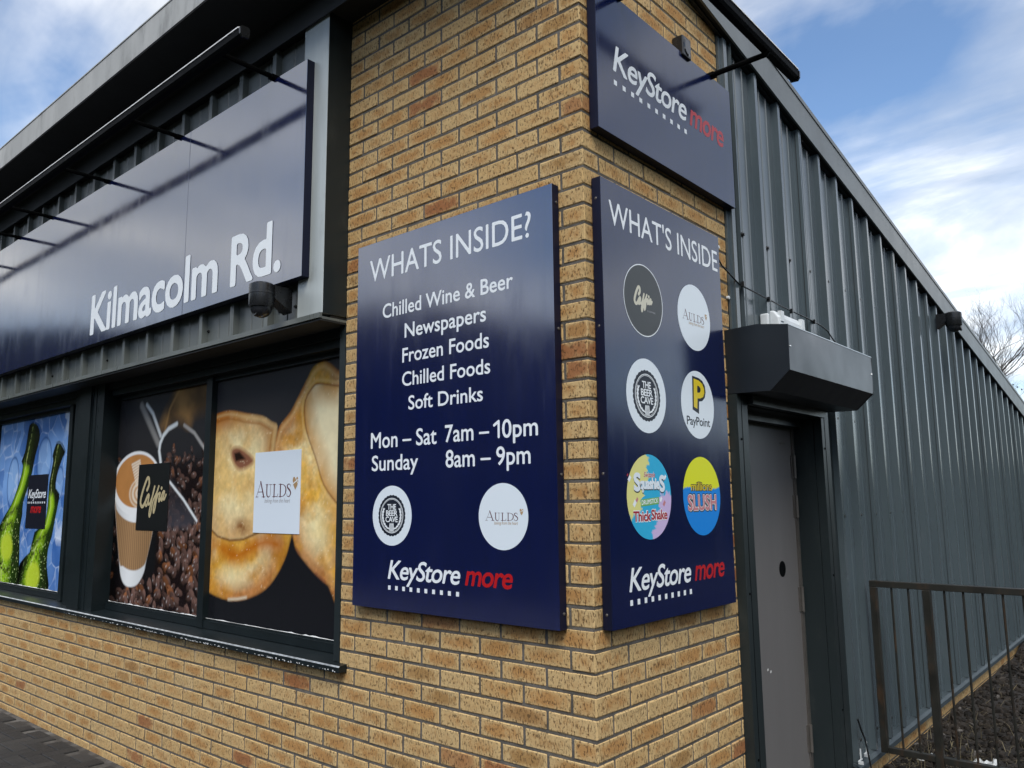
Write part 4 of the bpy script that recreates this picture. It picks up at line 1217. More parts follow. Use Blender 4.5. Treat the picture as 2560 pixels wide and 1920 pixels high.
def pies(x, z):
    n1, n2, n3 = fbm(x, z, 6, 1), fbm(x, z, 22, 2), fbm(x, z, 60, 3)
    img = np.ones((*x.shape, 3)) * H('#1b1c20') + (H('#3c3c3f') - H('#1b1c20')) * np.clip((z - 1.5) / .9, 0, 1)[..., None]
    def crust(P_, seed, tint=0.0, e=.005):
        d = dist(x, z, P_, True); f = fbm(x, z, 5, seed); g_ = fbm(x, z, 28, seed + 5)
        ff = np.clip(f * 3 - .9, 0, 1)[..., None]; c = H('#e0ae4c')[None, None] * (1 - ff) + H('#f4e6b4')[None, None] * ff
        brn = np.clip(1.25 - d / .15, 0, 1) * np.clip(f * 3.0 - .55, 0, 1)
        c = c * (1 - .85 * brn[..., None]) + H('#b4651a') * (.85 * brn[..., None])
        gold = np.clip(fbm(x, z, 8, seed + 9) * 4.5 - 2.1, 0, 1)[..., None]
        c = c * (1 - .8 * gold) + H('#c98a2a') * .8 * gold
        c = c * (.72 + .62 * g_)[..., None] * (.8 + .4 * fbm(x, z, 70, seed + 2))[..., None]
        c = c * np.clip(.62 + d / .05, 0, 1)[..., None]
        return c
    p2 = smooth_poly([(-1.60, 2.31), (-1.66, 2.33), (-1.72, 2.37), (-1.79, 2.40), (-1.88, 2.38), (-1.93, 2.33), (-2.00, 2.25), (-2.09, 2.15), (-2.19, 2.08), (-2.23, 2.00), (-2.24, 1.94), (-2.16, 1.70), (-2.04, 1.49), (-2.00, 1.41), (-1.92, 1.35), (-1.82, 1.29), (-1.71, 1.24), (-1.60, 1.20)])
    img = lay(img, soft(x, z, p2), crust(p2, 11))
    hem = np.clip(1 - dist(x, z, [(-2.0, 1.41), (-1.92, 1.35), (-1.82, 1.29), (-1.71, 1.24), (-1.6, 1.2)]) / .018, 0, 1) * np.clip(n2 * 4 - 1.6, 0, 1)
    img = lay(img, hem * soft(x, z, p2), H('#7a4535'))
    d2 = dist(x, z, p2, True); img = lay(img, soft(x, z, p2) * np.clip(1 - np.abs(d2 - .03) / .022, 0, 1) * .4 * (z > 1.5), H('#f5d795')); img = lay(img, soft(x, z, p2) * np.clip(1 - np.hypot((x + 1.82) / .2, (z - 1.5) / .2), 0, 1) * .45, H('#f4e2a6'))
    lid = smooth_poly([(-1.55, 2.25), (-1.65, 2.25), (-1.82, 2.28), (-1.88, 2.27), (-1.95, 2.20), (-1.95, 2.10), (-1.92, 2.01), (-1.84, 1.88), (-1.77, 1.75), (-1.65, 1.65), (-1.55, 1.62)])
    dl = dist(x, z, lid, True); inl = inpoly(x, z, lid)
    lc = H('#ece0b8')[None, None] * np.ones((*x.shape, 1)); f = np.clip(1.1 - dl / .12, 0, 1) * np.clip(n1 * 2.4 - .3, 0, 1)
    lc = lc * (1 - .8 * f[..., None]) + H('#c88a32') * .8 * f[..., None]; lc = lc * (.86 + .25 * n2)[..., None]
    img = lay(img, inl * 1.0, lc)
    img = lay(img, np.clip(1 - np.abs(dl) / .010, 0, 1) * .8, H('#7c4a24'))
    img = lay(img, np.clip(1 - np.abs(np.where(inl, 9, dl) - .02) / .014, 0, 1) * .6, H('#e6c27c'))
    p1b = smooth_poly([(-2.95, 1.55), (-2.95, 1.14), (-2.89, 1.13), (-2.78, 1.11), (-2.62, 1.10), (-2.47, 1.12), (-2.31, 1.17), (-2.20, 1.24), (-2.11, 1.34), (-2.06, 1.44), (-2.05, 1.52), (-2.2, 1.6), (-2.5, 1.62)])
    img = lay(img, soft(x, z, p1b), crust(p1b, 21))
    or_ = np.clip(1 - np.abs(z - 1.40 + .04 * np.sin(x * 9)) / .09, 0, 1) * np.clip(n1 * 2.5 - .5, 0, 1) * soft(x, z, p1b)
    img = lay(img, or_ * .9, H('#b9620f'))
    img = lay(img, soft(x, z, p1b) * np.clip((x + 2.40) / .38, 0, 1) * .35, H('#8a5a20')); img = lay(img, soft(x, z, p1b) * np.clip(1 - np.hypot((x + 2.62) / .22, (z - 1.24) / .10), 0, 1) * .6, H('#f6e7ae'))
    flake = np.clip(1 - dist(x, z, [(-2.66, 1.105), (-2.56, 1.115), (-2.47, 1.13)]) / .014, 0, 1)
    img = lay(img, flake, H('#d8c9ae'))
    p1 = smooth_poly([(-2.95, 2.18), (-2.89, 2.20), (-2.73, 2.21), (-2.55, 2.18), (-2.37, 2.15), (-2.27, 2.11), (-2.21, 2.08), (-2.23, 1.96), (-2.26, 1.7), (-2.33, 1.50), (-2.37, 1.49), (-2.52, 1.45), (-2.67, 1.44), (-2.81, 1.46), (-2.89, 1.50), (-2.95, 1.52)])
    c1 = crust(p1, 31)
    c1 = c1 * .5 + (H('#ead29a') * (.66 + .66 * n2)[..., None] * (.8 + .4 * n3)[..., None]) * .5
    top = np.clip((z - 2.03 - .10 * np.sin((x + 2.9) * 2.0)) / .12, 0, 1) * np.clip(n1 * 2.2 - .1, 0, 1)
    c1 = c1 * (1 - .9 * top[..., None]) + H('#c06f1f') * .9 * top[..., None]
    rim_ = np.clip(1 - np.abs(dist(x, z, [(-2.40, 2.15), (-2.30, 2.02), (-2.30, 1.8), (-2.33, 1.55)])) / .05, 0, 1)
    c1 = c1 * (1 - .4 * rim_[..., None]) + H('#b07a45') * .4 * rim_[..., None]
    dr = dist(x, z, p1, True)
    c1 = lay(c1, np.clip(1 - np.abs(dr - .045 - .012 * n2) / .012, 0, 1) * .55 * (z > 1.6), H('#9a5a1e')); c1 = lay(c1, np.clip(1 - np.abs(dr - .022) / .016, 0, 1) * .45 * (z > 1.6), H('#f3d798'))
    c1 = lay(c1, np.clip((x + 2.42) / .2, 0, 1) * .30, H('#8f5a2a'))
    img = lay(img, soft(x, z, p1), c1)
    brown = np.clip(1 - np.hypot((x + 2.55) / .13, (z - 1.52) / .07), 0, 1) * np.clip(n2 * 3 - .6, 0, 1)
    img = lay(img, brown, H('#7b431b'))
    img = lay(img, np.clip(1 - dist(x, z, [(-2.95, 1.53), (-2.89, 1.50), (-2.81, 1.46), (-2.67, 1.44), (-2.52, 1.45), (-2.37, 1.49)]) / .012, 0, 1) * .85, H('#5e3413'))
    hole = smooth_poly([(-2.69, 1.97), (-2.60, 1.98), (-2.45, 1.91), (-2.48, 1.87), (-2.59, 1.85), (-2.67, 1.90)])
    img = lay(img, soft(x, z, hole, .012), H('#8a5b45')); img = lay(img, soft(x, z, [(-2.66, 1.95), (-2.60, 1.955), (-2.53, 1.91), (-2.64, 1.90)], .008), H('#2b1c16'))
    img = lay(img, np.clip(1 - np.abs(dist(x, z, hole, True) - .006) / .01, 0, 1) * .5, H('#c79c6a'))
    spk = (n3 > .74) & (inpoly(x, z, p1) | inpoly(x, z, p2) | inpoly(x, z, p1b)); img = lay(img, spk * .3, H('#fff3cf'))
    return img


def coffee(x, z):
    n1, n2 = fbm(x, z, 5, 41), fbm(x, z, 20, 42)
    img = np.ones((*x.shape, 3)) * H('#17171a') + (H('#3a3a3d') - H('#17171a')) * (np.clip((z - 1.6) / .8, 0, 1) * np.clip((x + 4.5) / .5, 0, 1))[..., None]
    st = smooth_poly([(-3.60, 2.16), (-3.57, 2.25), (-3.48, 2.34), (-3.37, 2.45), (-3.0, 2.45), (-2.95, 2.26), (-3.16, 2.21), (-3.23, 2.15), (-3.36, 2.19)])
    sw = .5 + .5 * np.sin((x * 14 + z * 9) + 5 * n1); img = lay(img, soft(x, z, st, .05) * (.75 + .25 * sw), H('#86663f')[None, None] * (.55 + .75 * sw)[..., None])
    img = lay(img, np.clip(1 - dist(x, z, [(-3.56, 2.12), (-3.5, 2.28), (-3.38, 2.40)]) / .02, 0, 1) * .5, H('#c0935c'))
    # beans
    rb = random.Random(5); top_line = lambda X: 1.92 - .0 * X
    beans = []
    for i in range(620):
        bx = rb.uniform(-4.45, -2.95); bz = rb.uniform(.93, 2.02)
        if bx < -3.55 and bz > 1.20 and bx > -4.15: continue
        if bx < -4.05 and rb.random() < .5: continue
        beans.append((bz, bx))
    beans.sort(reverse=True)
    img = lay(img, np.clip((1.98 - z) / .12, 0, 1) * np.clip((x + 3.62) / .05, 0, 1) * .9 + np.clip((1.25 - z) / .2, 0, 1) * .9, H('#1a1112'))
    for bz, bx in beans:
        far = np.clip((bz - 1.45) / .5, 0, 1); a = rb.uniform(.046, .062) * (1 - .35 * far); b = a * rb.uniform(.46, .62); th = rb.uniform(0, 3.14)
        i0 = np.where((np.abs(z[:, 0] - bz) < a * 1.1))[0]; j0 = np.where(np.abs(x[0] - bx) < a * 1.1)[0]
        if len(i0) == 0 or len(j0) == 0: continue
        sl = (slice(i0[0], i0[-1] + 1), slice(j0[0], j0[-1] + 1)); xx, zz = x[sl] - bx, z[sl] - bz
        p_ = (xx * math.cos(th) + zz * math.sin(th)) / a; q_ = (-xx * math.sin(th) + zz * math.cos(th)) / b
        rr = np.hypot(p_, q_); mk = np.clip((1 - rr) * 6, 0, 1) * (1 - .35 * far)
        shd = np.clip(.55 + .55 * (zz / a) + .25 * (xx / a) - rr * .25, .08, 1.2)
        col = (H('#86665c') if rb.random() < .8 else H('#a56b48')) * rb.uniform(.5, 1.2)
        c = col[None, None] * shd[..., None] + (np.clip(1 - np.hypot(p_ - .1, q_ - .45) / .34, 0, 1) ** 2 * .5)[..., None]
        if rb.random() < .6: c = c * (1 - .8 * np.clip(1 - np.abs(q_ + .12 * np.sin(p_ * 3)) / .13, 0, 1) * (np.abs(p_) < .8))[..., None]
        img[sl] = lay(img[sl], mk, c)
    dark = np.clip((-4.02 - x) / .18, 0, 1) * .75; img = img * (1 - dark[..., None] * np.clip((1.9 - z) / .3, 0, 1)[..., None])
    # scoop
    scoop = [(-3.45, 1.86), (-3.45, 1.50), (-3.2, 1.50), (-3.07, 1.55)]
    img = lay(img, soft(x, z, scoop, .02) * .85, H('#35343a')[None, None] * (.6 + 1.0 * np.clip((1.72 - z) / .2, 0, 1))[..., None])
    img = lay(img, np.clip(1.4 - dist(x, z, [(-3.47, 1.81), (-3.25, 1.68), (-3.07, 1.55)]) / .010, 0, 1), H('#dfe4e6'))
    img = lay(img, np.clip(1.5 - dist(x, z, [(-3.92, 2.34), (-3.78, 2.20), (-3.64, 2.06)]) / .026, 0, 1), H('#8d8b88')); img = lay(img, np.clip(1.4 - dist(x, z, [(-3.84, 2.34), (-3.74, 2.27), (-3.61, 2.11)]) / .016, 0, 1), H('#d6dadb'))
    img = lay(img, np.clip(1.5 - dist(x, z, [(-3.59, 1.93), (-3.62, 2.01), (-3.61, 2.06), (-3.57, 2.11), (-3.50, 2.15), (-3.39, 2.175)]) / .015, 0, 1), H('#dfe5e6')); img = lay(img, np.clip(1.4 - dist(x, z, [(-3.29, 2.16), (-3.15, 2.10), (-3.02, 2.00), (-2.95, 1.93)]) / .013, 0, 1) * .75, H('#b9b7b4'))
    # paper cup
    cup = smooth_poly([(-4.30, 1.76), (-4.27, 1.68), (-4.14, 1.27), (-4.09, 1.15), (-4.01, 1.10), (-3.90, 1.10), (-3.82, 1.13), (-3.75, 1.20), (-3.72, 1.29), (-3.65, 1.48), (-3.58, 1.74), (-3.9, 1.8)])
    sh = np.clip(1.05 - np.abs((x + 3.98) / .42), .45, 1)[..., None]
    img = lay(img, soft(x, z, cup), H('#e9ecec')[None, None] * (.55 + .5 * sh))
    slv = smooth_poly([(-4.265, 1.68), (-4.23, 1.62), (-4.14, 1.57), (-4.03, 1.54), (-3.90, 1.53), (-3.75, 1.55), (-3.63, 1.60), (-3.65, 1.48), (-3.72, 1.29), (-3.77, 1.24), (-3.87, 1.21), (-3.98, 1.21), (-4.07, 1.23), (-4.14, 1.27)])
    wv = .5 + .5 * np.sin((x + (x + 3.95) * (1.6 - z) * -.35) * 230); img = lay(img, soft(x, z, slv), H('#b08a62')[None, None] * (.62 + .38 * wv)[..., None] * (.6 + .45 * sh))
    # rim and coffee: tilted ellipse
    def ell(cx, cz, a, b): return np.hypot((x - cx) / a, (z - cz) / b)
    e1 = ell(-3.945, 1.80, .375, .225); img = lay(img, np.clip((1 - e1) * 30, 0, 1), H('#eef0f0'))
    e2 = ell(-3.94, 1.815, .338, .188); ec = H('#b9814a')[None, None] * (.75 + .5 * n1)[..., None]
    img = lay(img, np.clip((1 - e2) * 25, 0, 1), ec)
    fo = ell(-3.86, 1.73, .19, .11); img = lay(img, np.clip((1 - fo) * 8, 0, 1) * (.6 + .4 * np.sin(fo * 22)), H('#e6d8c2'))
    for k in range(9):
        t_ = k / 8; img = lay(img, np.clip(1.3 - dist(x, z, [(-4.02 + .09 * t_, 1.93 - .15 * t_), (-3.90 + .05 * t_, 1.955 - .13 * t_)]) / .010, 0, 1) * .9, H('#e9dcc8'))
    return img


def bottles(x, z):
    n1, n2, n3 = fbm(x, z, 3.2, 61), fbm(x, z, 12, 62), fbm(x, z, 55, 63)
    # crushed ice: facets of many sizes
    rb = random.Random(9); f1 = np.full(x.shape, 9.0); f2 = f1.copy(); cell = np.zeros(x.shape)
    for k in range(120):
        cx, cz, q = rb.uniform(-6.95, -4.95), rb.uniform(.9, 2.5), rb.random()
        d = np.hypot(x - cx + .05 * (n2 - .5), (z - cz) * rb.uniform(.7, 1.2)); nw = d < f1
        f2 = np.where(nw, f1, np.minimum(f2, d)); cell = np.where(nw, q, cell); f1 = np.where(nw, d, f1)
    g_ = np.clip(.25 + .55 * cell + .9 * (n1 - .5) + (z - 1.7) * .1, 0, 1)[..., None]
    img = H('#2f5fa8')[None, None] * (1 - g_) + H('#86b2ec')[None, None] * g_
    img = lay(img, np.clip(1 - (f2 - f1) / .016, 0, 1) * np.clip(n2 * 2.4 - .7, 0, 1) * .75, H('#d5e6fb'))
    img = lay(img, np.clip(fbm(x + .3 * n2, z, 4.5, 66) * 5 - 2.9, 0, 1) * .85, H('#e2eefc'))
    B = [([2.40, 2.34, 2.25, 2.08, 1.93, 1.80, 1.67, 1.57, 1.47, 1.36, 1.13, .9], [-5.98, -5.985, -5.99, -6.055, -6.09, -6.165, -6.27, -6.34, -6.41, -6.44, -6.41, -6.44], [.0, .10, .15, .145, .13, .135, .15, .22, .26, .30, .31, .30], 1.97, 1.62),
         ([2.18, 2.13, 2.05, 1.95, 1.85, 1.76, 1.64, 1.5, 1.43, 1.3, 1.2, 1.0, .9], [-5.38, -5.38, -5.40, -5.44, -5.475, -5.45, -5.44, -5.49, -5.58, -5.66, -5.72, -5.76, -5.77], [.0, .10, .115, .085, .08, .11, .115, .115, .19, .21, .26, .33, .34], 1.70, 1.40)]
    b1_ = smooth_poly([(-6.11, 2.35), (-6.03, 2.37), (-5.90, 2.33), (-5.84, 2.25), (-5.86, 2.17), (-5.91, 2.08), (-5.96, 1.93), (-6.03, 1.81), (-6.12, 1.68), (-6.12, 1.57), (-6.15, 1.47), (-6.14, 1.36), (-6.10, 1.13), (-6.14, .90), (-6.74, .90), (-6.77, 1.40), (-6.67, 1.48), (-6.56, 1.57), (-6.42, 1.66), (-6.32, 1.77), (-6.23, 1.90), (-6.20, 2.00), (-6.24, 2.04), (-6.17, 2.13), (-6.14, 2.25)], 2)
    b2_ = smooth_poly([(-5.50, 2.10), (-5.44, 2.17), (-5.35, 2.16), (-5.25, 2.09), (-5.30, 2.03), (-5.36, 1.95), (-5.40, 1.87), (-5.40, 1.79), (-5.31, 1.74), (-5.33, 1.65), (-5.37, 1.53), (-5.41, 1.40), (-5.47, 1.30), (-5.47, 1.16), (-5.42, .90), (-6.12, .90), (-6.09, 1.16), (-5.88, 1.26), (-5.80, 1.43), (-5.60, 1.50), (-5.55, 1.64), (-5.55, 1.83), (-5.50, 2.01), (-5.52, 2.05)], 2)
    for cx, cz, a, b in ((-6.42, 1.86, .14, .22), (-5.70, 2.02, .16, .20), (-5.33, 1.83, .08, .13)):      # lens-shaped ice
        e = np.hypot((x - cx) / a, (z - cz) / b); img = lay(img, np.clip(1 - np.abs(e - 1) / .10, 0, 1) * .75, H('#274f88')); img = lay(img, np.clip((1 - e) * 4, 0, 1) * .35, H('#a9cdf2'))
    for (zs, cs, rs_, foil, shoulder), OUT in zip(B[::-1], (b2_, b1_)):
        zs, cs, rs_ = zs[::-1], cs[::-1], rs_[::-1]
        cx = np.interp(z, zs, cs) + .008 * (n2 - .5); r_ = np.interp(z, zs, rs_) * (1 + .05 * (n1 - .5)); s_ = (x - cx) / np.maximum(r_, 1e-3)
        inside = np.clip((1 - np.abs(s_)) * r_ / .008, 0, 1) * (z < zs[-1])
        lime = np.clip(1 - np.abs(s_ + .22) / .62, 0, 1)[..., None] ** .7
        c = H('#2c4d0c')[None, None] * (1 - lime) + H('#a6d62a')[None, None] * lime
        c = lay(c, np.clip(1 - np.abs(s_ + .38 + .05 * np.sin(z * 30)) / .10, 0, 1) * .7, H('#e3f48f'))
        c = lay(c, np.clip((s_ - .38) / .25, 0, 1) * .75, H('#1d2f0b'))
        dark = np.clip((z - foil + .10 * (n2 - .5) * 4 * .3 + .05 * s_) / .05, 0, 1)
        c = lay(c, dark * .95, H('#171b10')[None, None] * (.6 + 1.0 * n2)[..., None])
        c = lay(c, dark * np.clip(1 - np.abs(s_ + .35) / .13, 0, 1) * np.clip(n3 * 3 - 1.0, 0, 1), H('#b9c47a'))
        sh = np.clip(1 - np.abs(z - shoulder + .10 * s_ * s_ - .04 * s_) / .07, 0, 1) * np.clip(n3 * 3 - .6, 0, 1); c = lay(c, sh * .9, H('#1a2410'))
        low = np.clip((shoulder - z) / .1, 0, 1)
        drop = vnoise(x, z, 75, 91); c = lay(c, (drop > .74) * low * .7, H('#20300d')); c = lay(c, (drop < .16) * low * .8, H('#dcf0a0'))
        lab = np.hypot(s_ * 1.25 + .1, (z - shoulder + .33) / .19)
        c = lay(c, np.clip(1 - np.abs(lab - 1.05) / .28, 0, 1) * np.clip(n3 * 4 - 1.2, 0, 1), H('#262c17')); c = lay(c, np.clip((.72 - lab) * 5, 0, 1) * .85, H('#c8dc3c'))
        c = c * np.clip(.25 + (1 - np.abs(s_)) * 3.2, 0, 1)[..., None]
        img = lay(img, soft(x, z, OUT), c)
        if OUT is b2_: img = lay(img, np.clip(1.2 - dist(x, z, [(-5.46, 2.165), (-5.36, 2.155), (-5.26, 2.09)]) / .010, 0, 1) * .8, H('#6f8fb8'))
    return img


FW = Face('y', PY - .0012)
def card(parent, x0, x1, z0, z1, mat): return MB().box(x0, x1, PY - .0034, PY - .0012, z0, z1).build('printed_card', mat, parent)
FC = Face('y', PY - .0034)
g3 = picture('window_graphic', 'window graphic of two golden pies on black with a white card', -2.905, -1.515, .9845, 2.412, pies)
c_ = card(g3, -2.42, -1.97, 1.49, 1.94, 'card_white'); serif_word(FC, c_, -2.395, -2.055, 1.688, .084, .0005); heart(FC, c_, -2.016, 1.762, .062, .0005)
FC.text('tagline', 'baking from the heart', -2.31, -2.06, 1.657, .022, 'grey_txt', c_, .0005, 0, .3)
g2 = picture('window_graphic', 'window graphic of coffee cup and roasted beans with a black card', -4.36, -2.965, .9845, 2.412, coffee)
c_ = card(g2, -3.90, -3.45, 1.48, 1.925, 'card_black'); script_word(FC, c_, lambda a, b: (a + .002, b), .019, 'gold', .0005)
g1 = picture('window_graphic', 'window graphic of green bottles in blue ice with a navy card', -6.86, -5.06, .9845, 2.412, bottles)
c_ = card(g1, -6.02, -5.57, 1.46, 1.91, 'card_navy'); FC.text("logo_lettering", "KeyStore", -5.995, -5.595, 1.715, .072, "vinyl", c_, .0005, .013, .22, .92)
FC.text('red_lettering', 'more', -5.92, -5.68, 1.592, .075, 'red', c_, .0006, .03, .22, .92)
squares(FC, -5.998, -5.602, 1.668, 1.684, .018, c_, .0005)
# ------------------------------------------------------------------ sign lights
def light_bar(name, label, loc, axis, a0, a1, off, z, arms, wall_off, armz):
    t_ = thing(name, label, 'sign light', loc)
    def pt(a, o, zz): return (a, o, zz) if axis == 'x' else (o, a, zz)
    sg = -1 if axis == 'x' else 1
    prof = [(p * .72, q * .72) for p, q in [(-.028, -.030), (.018, -.036), (.032, -.018), (.034, .022), (.022, .036), (-.022, .038), (-.032, .024)]]
    m = MB()
    if axis == 'x': m.prism([(off + sg * p, z + q) for p, q in prof], 'x', a0, a1)
    else: m.prism([(off + sg * p, z + q) for p, q in prof], 'y', a0, a1)
    m.build('trough', 'black', t_)
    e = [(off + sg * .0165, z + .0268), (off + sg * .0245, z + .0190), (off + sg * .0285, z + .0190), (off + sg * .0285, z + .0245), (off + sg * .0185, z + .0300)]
    MB().prism(e, axis, a0 + .01, a1 - .01).build('painted_glint_strip', 'glint', t_)  # added pale strip paints the sky glint along the trough's upper edge
    for a in (a0, a1):
        d_ = .006 if a == a1 else -.006
        MB().prism([(off + sg * p * 1.12, z + q * 1.12) for p, q in prof], axis, a, a + d_ * 2).build('end_cap', 'blackpl', t_)
    for a in arms:
        m = MB(); m.tube([pt(a, wall_off, armz), pt(a, off, armz), pt(a, off + sg * .01, armz + .012)], .0135, 8)
        o = angle_smooth(m.build('arm', 'black', t_))
        mm = MB().box(*( (a - .022, a + .022, wall_off - .035, wall_off + .03, armz - .012, armz + .006) if axis == 'x' else (wall_off - .03, wall_off + .03, a - .022, a + .022, armz - .010, armz + .006)))
        mm.build('bracket', 'black', t_)
    return t_


light_bar('sign_light', 'long black trough light on arms in front of the fascia sign', (-5, -.51, 3.9), 'x', -9.2, -1.625, -.512, 3.915, [-1.875, -2.924, -3.962, -5.02, -5.744, -6.8, -7.85], -.175, 3.9145)
light_bar('sign_light', 'short black trough light on arms above the side name sign', (.32, .6, 3.74), 'y', -.12, 1.395, .322, 3.755, [.215, 1.045], .035, 3.7165)

# ------------------------------------------------------------------ dome cameras
def dome(label, wallp, d, z, r, arm):
    """wallp: point on the wall, d: unit vector out of the wall"""
    d = Vector(d); w = Vector(wallp); c = w + d * arm
    t_ = thing('dome_camera', label, 'camera', w, 'black dome cameras on the shop')
    m = MB()
    s_ = Vector((-d.y, d.x, 0))
    hw = r * .62
    q = lambda a, b, h: tuple(w + s_ * a + d * b + Vector((0, 0, h)))
    b = len(m.v); m.v += [q(-hw, .001, -.07), q(hw, .001, -.07), q(hw, .001, .055), q(-hw, .001, .055), q(-hw, arm, .02), q(hw, arm, .02), q(hw, arm, .055), q(-hw, arm, .055)]
    m.f += [(0, 1, 2, 3), (4, 7, 6, 5), (0, 4, 5, 1), (1, 5, 6, 2), (2, 6, 7, 3), (3, 7, 4, 0)]
    m.build('wall_bracket', 'blackpl', t_)
    h = MB().lathe([(r * .80, .060), (r * .99, .052), (r, .04), (r, .012), (r * 1.02, .010), (r * 1.02, .004), (r, .002), (r, -.045), (r * .93, -.062)], tuple(c), 'z', 36)
    angle_smooth(h.build('housing', 'blackpl', t_), 30)
    rb = r * .86
    g_ = MB().lathe([(rb, -.060)] + [(rb * math.cos(R(a)), -.062 - rb * .95 * math.sin(R(a))) for a in (15, 30, 45, 60, 75, 86)], tuple(c), 'z', 36)
    angle_smooth(g_.build('dome', 'glass_dark', t_), 50)
    e = MB().lathe([(.022, .0), (.026, .012), (.022, .02)], tuple(c + d * (rb * .7) + Vector((0, 0, -.085))), 'x' if abs(d.x) > .5 else 'y', 14)
    e.build('lens', 'blackpl', t_)
    return t_


dome('black dome camera under the right end of the long fascia sign', (-1.755, -.136, 2.672), (0, -1, 0), 0, .062, .150)
dome('black dome camera high on the ribbed side cladding', (.04, 5.25, 3.17), (1, 0, 0), 0, .066, .13)

# ------------------------------------------------------------------ sounder above the side sign
s_ = thing('wall_sounder', 'small square black sounder on the brickwork above the side name sign', 'sounder', (0, .778, 3.69))
o = MB().box(.0005, .058, .738, .818, 3.688, 3.79).build('case', 'blackpl', s_); bevel(o, .006, 3)
m = MB(); m.v = [(.0585, .778 + .034 * math.cos(a * .2618), 3.739 + .045 * math.sin(a * .2618)) for a in range(24)] + [(.0625, .778 + .026 * math.cos(a * .2618), 3.739 + .036 * math.sin(a * .2618)) for a in range(24)]
m.f = [(a, (a + 1) % 24, 24 + (a + 1) % 24, 24 + a) for a in range(24)] + [tuple(range(24, 48))]; m.build('grille', 'glass_dark', s_)

# ------------------------------------------------------------------ white junction box and cable
j = thing('junction_box', 'white plastic weatherproof box on the cladding above the shutter housing', 'box', (.02, 1.73, 2.50))
o = MB().box(.004, .05, 1.55, 1.94, 2.47, 2.606).build('base', 'white', j); bevel(o, .008, 3)
o = MB().prism([(.0505, 2.475), (.085, 2.485), (.105, 2.51), (.103, 2.578), (.078, 2.616), (.0505, 2.62)], 'y', 1.562, 1.925).build('cover', 'white', j); bevel(o, .010, 3)
for y in (1.60, 1.88): MB().box(.09, .108, y - .02, y + .02, 2.56, 2.615).build('clip', 'white', j)

cab = [(.03, 1.03, 2.80), (.035, 1.075, 2.757), (.03, 1.272, 2.704), (.045, 1.43, 2.69), (.045, 1.581, 2.684), (.045, 1.74, 2.678), (.046, 1.883, 2.674), (.046, 2.06, 2.674), (.046, 2.221, 2.669), (.045, 2.34, 2.664), (.045, 2.442, 2.648), (.05, 2.50, 2.61), (.07, 2.515, 2.575), (.10, 2.50, 2.50), (.12, 2.44, 2.43)]
cb = thing('cable', 'thin black cable running along the cladding above the shutter housing', 'cable', (.03, 1.272, 2.704))
m = MB(); m.tube(cab, .0042, 6); angle_smooth(m.build('cable_run', 'blackpl', cb), 80)
for y, z in ((1.272, 2.704), (1.581, 2.684), (1.883, 2.674), (2.221, 2.669)):
    MB().box(.036, .056, y - .007, y + .007, z - .012, z + .012).build('cable_tie', 'blackpl', cb)
m = MB(); m.tube([(.07, 2.42, .42), (.07, 2.46, .36), (.075, 2.50, .30), (.08, 2.52, .22), (.09, 2.535, .12), (.10, 2.53, .03)], .005, 6)
o = angle_smooth(m.build('loose_cable', 'blackpl'), 80); tag(o, 'loose black cable end hanging by the base of the cladding', 'cable')
for i, (y, z) in enumerate(((2.47, .185), (2.575, .20))):
    c_ = thing('white_bracket', ('white plastic clip nearer the door on the cladding foot', 'white plastic clip nearer the railing on the cladding foot')[i], 'clip', (.05, y, z))
    m = MB(); m.box(.049, .055, y - .03, y + .03, z, z + .006); m.box(.049, .075, y - .028, y - .018, z - .012, z + .004); m.build('foot', 'white', c_)
    MB().box(.05, .056, y + .006, y + .012, z + .0065, z + .062).build('stem', 'white', c_)

# ------------------------------------------------------------------ railing
RY = 2.77
r_ = thing('railing', 'dark bronze metal railing with thin upright bars beside the cladding', 'railing', (.1, RY, .05))
def rbox(nm, x0, x1, y0, y1, z0, z1, b=.003): return bevel(MB().box(x0, x1, y0, y1, z0, z1).build(nm, 'rail', r_), b, 2)
rbox('end_post', .080, .118, RY - .019, RY + .019, .170, 1.115)
rbox('top_rail', .080, 2.6, RY - .02, RY + .02, 1.1155, 1.153)
rbox('bottom_rail', .1185, .3705, RY - .017, RY + .017, .17, .204); rbox('bottom_rail', .413, 2.6, RY - .017, RY + .017, .168, .203)
rbox('post', .371, .4125, RY - .021, RY + .021, -.1, 1.115); rbox('post', 1.96, 2.01, RY - .026, RY + .026, -.1, 1.115)
for x in [.200, .292] + [.484 + .0965 * i for i in range(15)] + [2.09 + .0965 * i for i in range(5)]:
    angle_smooth(MB().tube([(x, RY, .204), (x, RY, 1.1152)], .0064, 8).build('bar', 'rail', r_), 60)

# ------------------------------------------------------------------ litter
for i, (x, y, s_, lb) in enumerate(((.22, 3.25, .055, 'crumpled white paper lying on the soil left of the railing post'), (.50, 3.35, .05, 'crumpled pale wrapper lying on the soil right of the railing post'), (.31, 2.62, .03, 'small white scrap of litter below the railing bottom rail'))):
    m = MB(); n = 6; b0 = 0; rr = random.Random(i + 3)
    for a in range(n + 1):
        for b in range(n + 1):
            m.v.append((x + (a / n - .5) * s_ * 2.6 + rr.gauss(0, .005), y + (b / n - .5) * s_ * 1.6 + rr.gauss(0, .005), soil_h(x, y) + .035 + rr.gauss(0, .012)))
    for a in range(n):
        for b in range(n): q = a * (n + 1) + b; m.f.append((q, q + n + 1, q + n + 2, q + 1))
    o = m.build('litter', 'litter', None, (x, y, .05)); tag(o, lb, 'litter', 'litter on the soil')

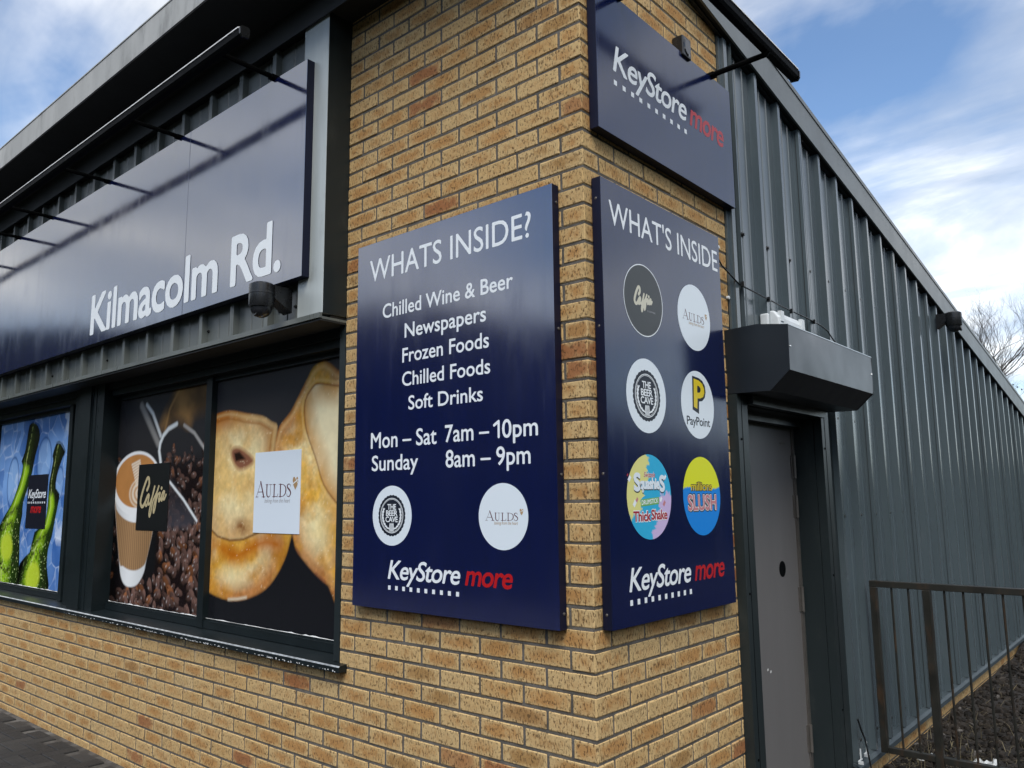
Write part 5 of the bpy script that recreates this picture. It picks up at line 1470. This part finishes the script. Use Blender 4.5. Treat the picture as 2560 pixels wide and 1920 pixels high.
# ------------------------------------------------------------------ bare trees behind
def bare_tree(label, base, H_, seed, spread, trunk_r, levels=5):
    rr = random.Random(seed); t_ = thing('bare_tree', label, 'tree', base, 'bare trees behind the shop')
    tr, br = MB(), MB(); base = Vector(base)
    def grow(p, d, L, rad, lev):
        n = 4; pts, rads = [p], [rad]
        for i in range(n):
            d = (d + Vector((rr.gauss(0, .13), rr.gauss(0, .13), rr.gauss(.03, .08)))).normalized(); p = p + d * (L / n); pts.append(p); rads.append(rad * (1 - .42 * (i + 1) / n))
        (tr if lev <= 1 else br).tube(pts, rads, 7 if lev <= 1 else 4 if lev < 4 else 3, lev <= 1)
        if lev >= levels: return
        k = rr.choice((3, 4)) if lev < levels - 2 else rr.choice((4, 5))
        for c in range(k):
            i = rr.choice((2, 3, 4)) if c else 4
            ax = Vector((rr.gauss(0, 1), rr.gauss(0, 1), rr.gauss(0, .4))).normalized()
            nd = (d + ax * spread * rr.uniform(.5, 1.1) + Vector((0, 0, .18))).normalized()
            grow(pts[i], nd, L * rr.uniform(.58, .8), rads[i] * .72, lev + 1)
    grow(base, Vector((0, 0, 1)), H_ * .26, trunk_r, 0)
    a = tr.build('trunk', 'bark', t_); b = br.build('crown', 'bark', t_); return t_


bare_tree('pale leafless tree rising behind the low end of the side cladding', (-2.4, 23.5, -.1), 12.2, 12, .72, .15, 6)
bare_tree('wide leafless tree between the other two behind the shop', (-3.6, 27.5, -.1), 12.5, 47, .78, .16, 6)
bare_tree('dark leafless tree at the right edge behind the roof', (-.9, 25.0, -.1), 10.0, 31, .8, .17, 6)

# small domed fixings along the returns of the boards
for nm, pts, ax in ((b1, [(-.116, -.022, z) for z in (1.25, 1.75, 2.3, 2.8)], 'x'), (b2, [(.022, .0475, z) for z in (1.25, 1.75, 2.3, 2.8)], 'y')):
    for p in pts:
        MB().lathe([(.0055, -.004), (.0055, .0015), (.003, .003)] if ax == 'x' else [(.0055, .004), (.0055, -.0015), (.003, -.003)], p, ax, 10).build('fixing_screw', 'hinge', nm)
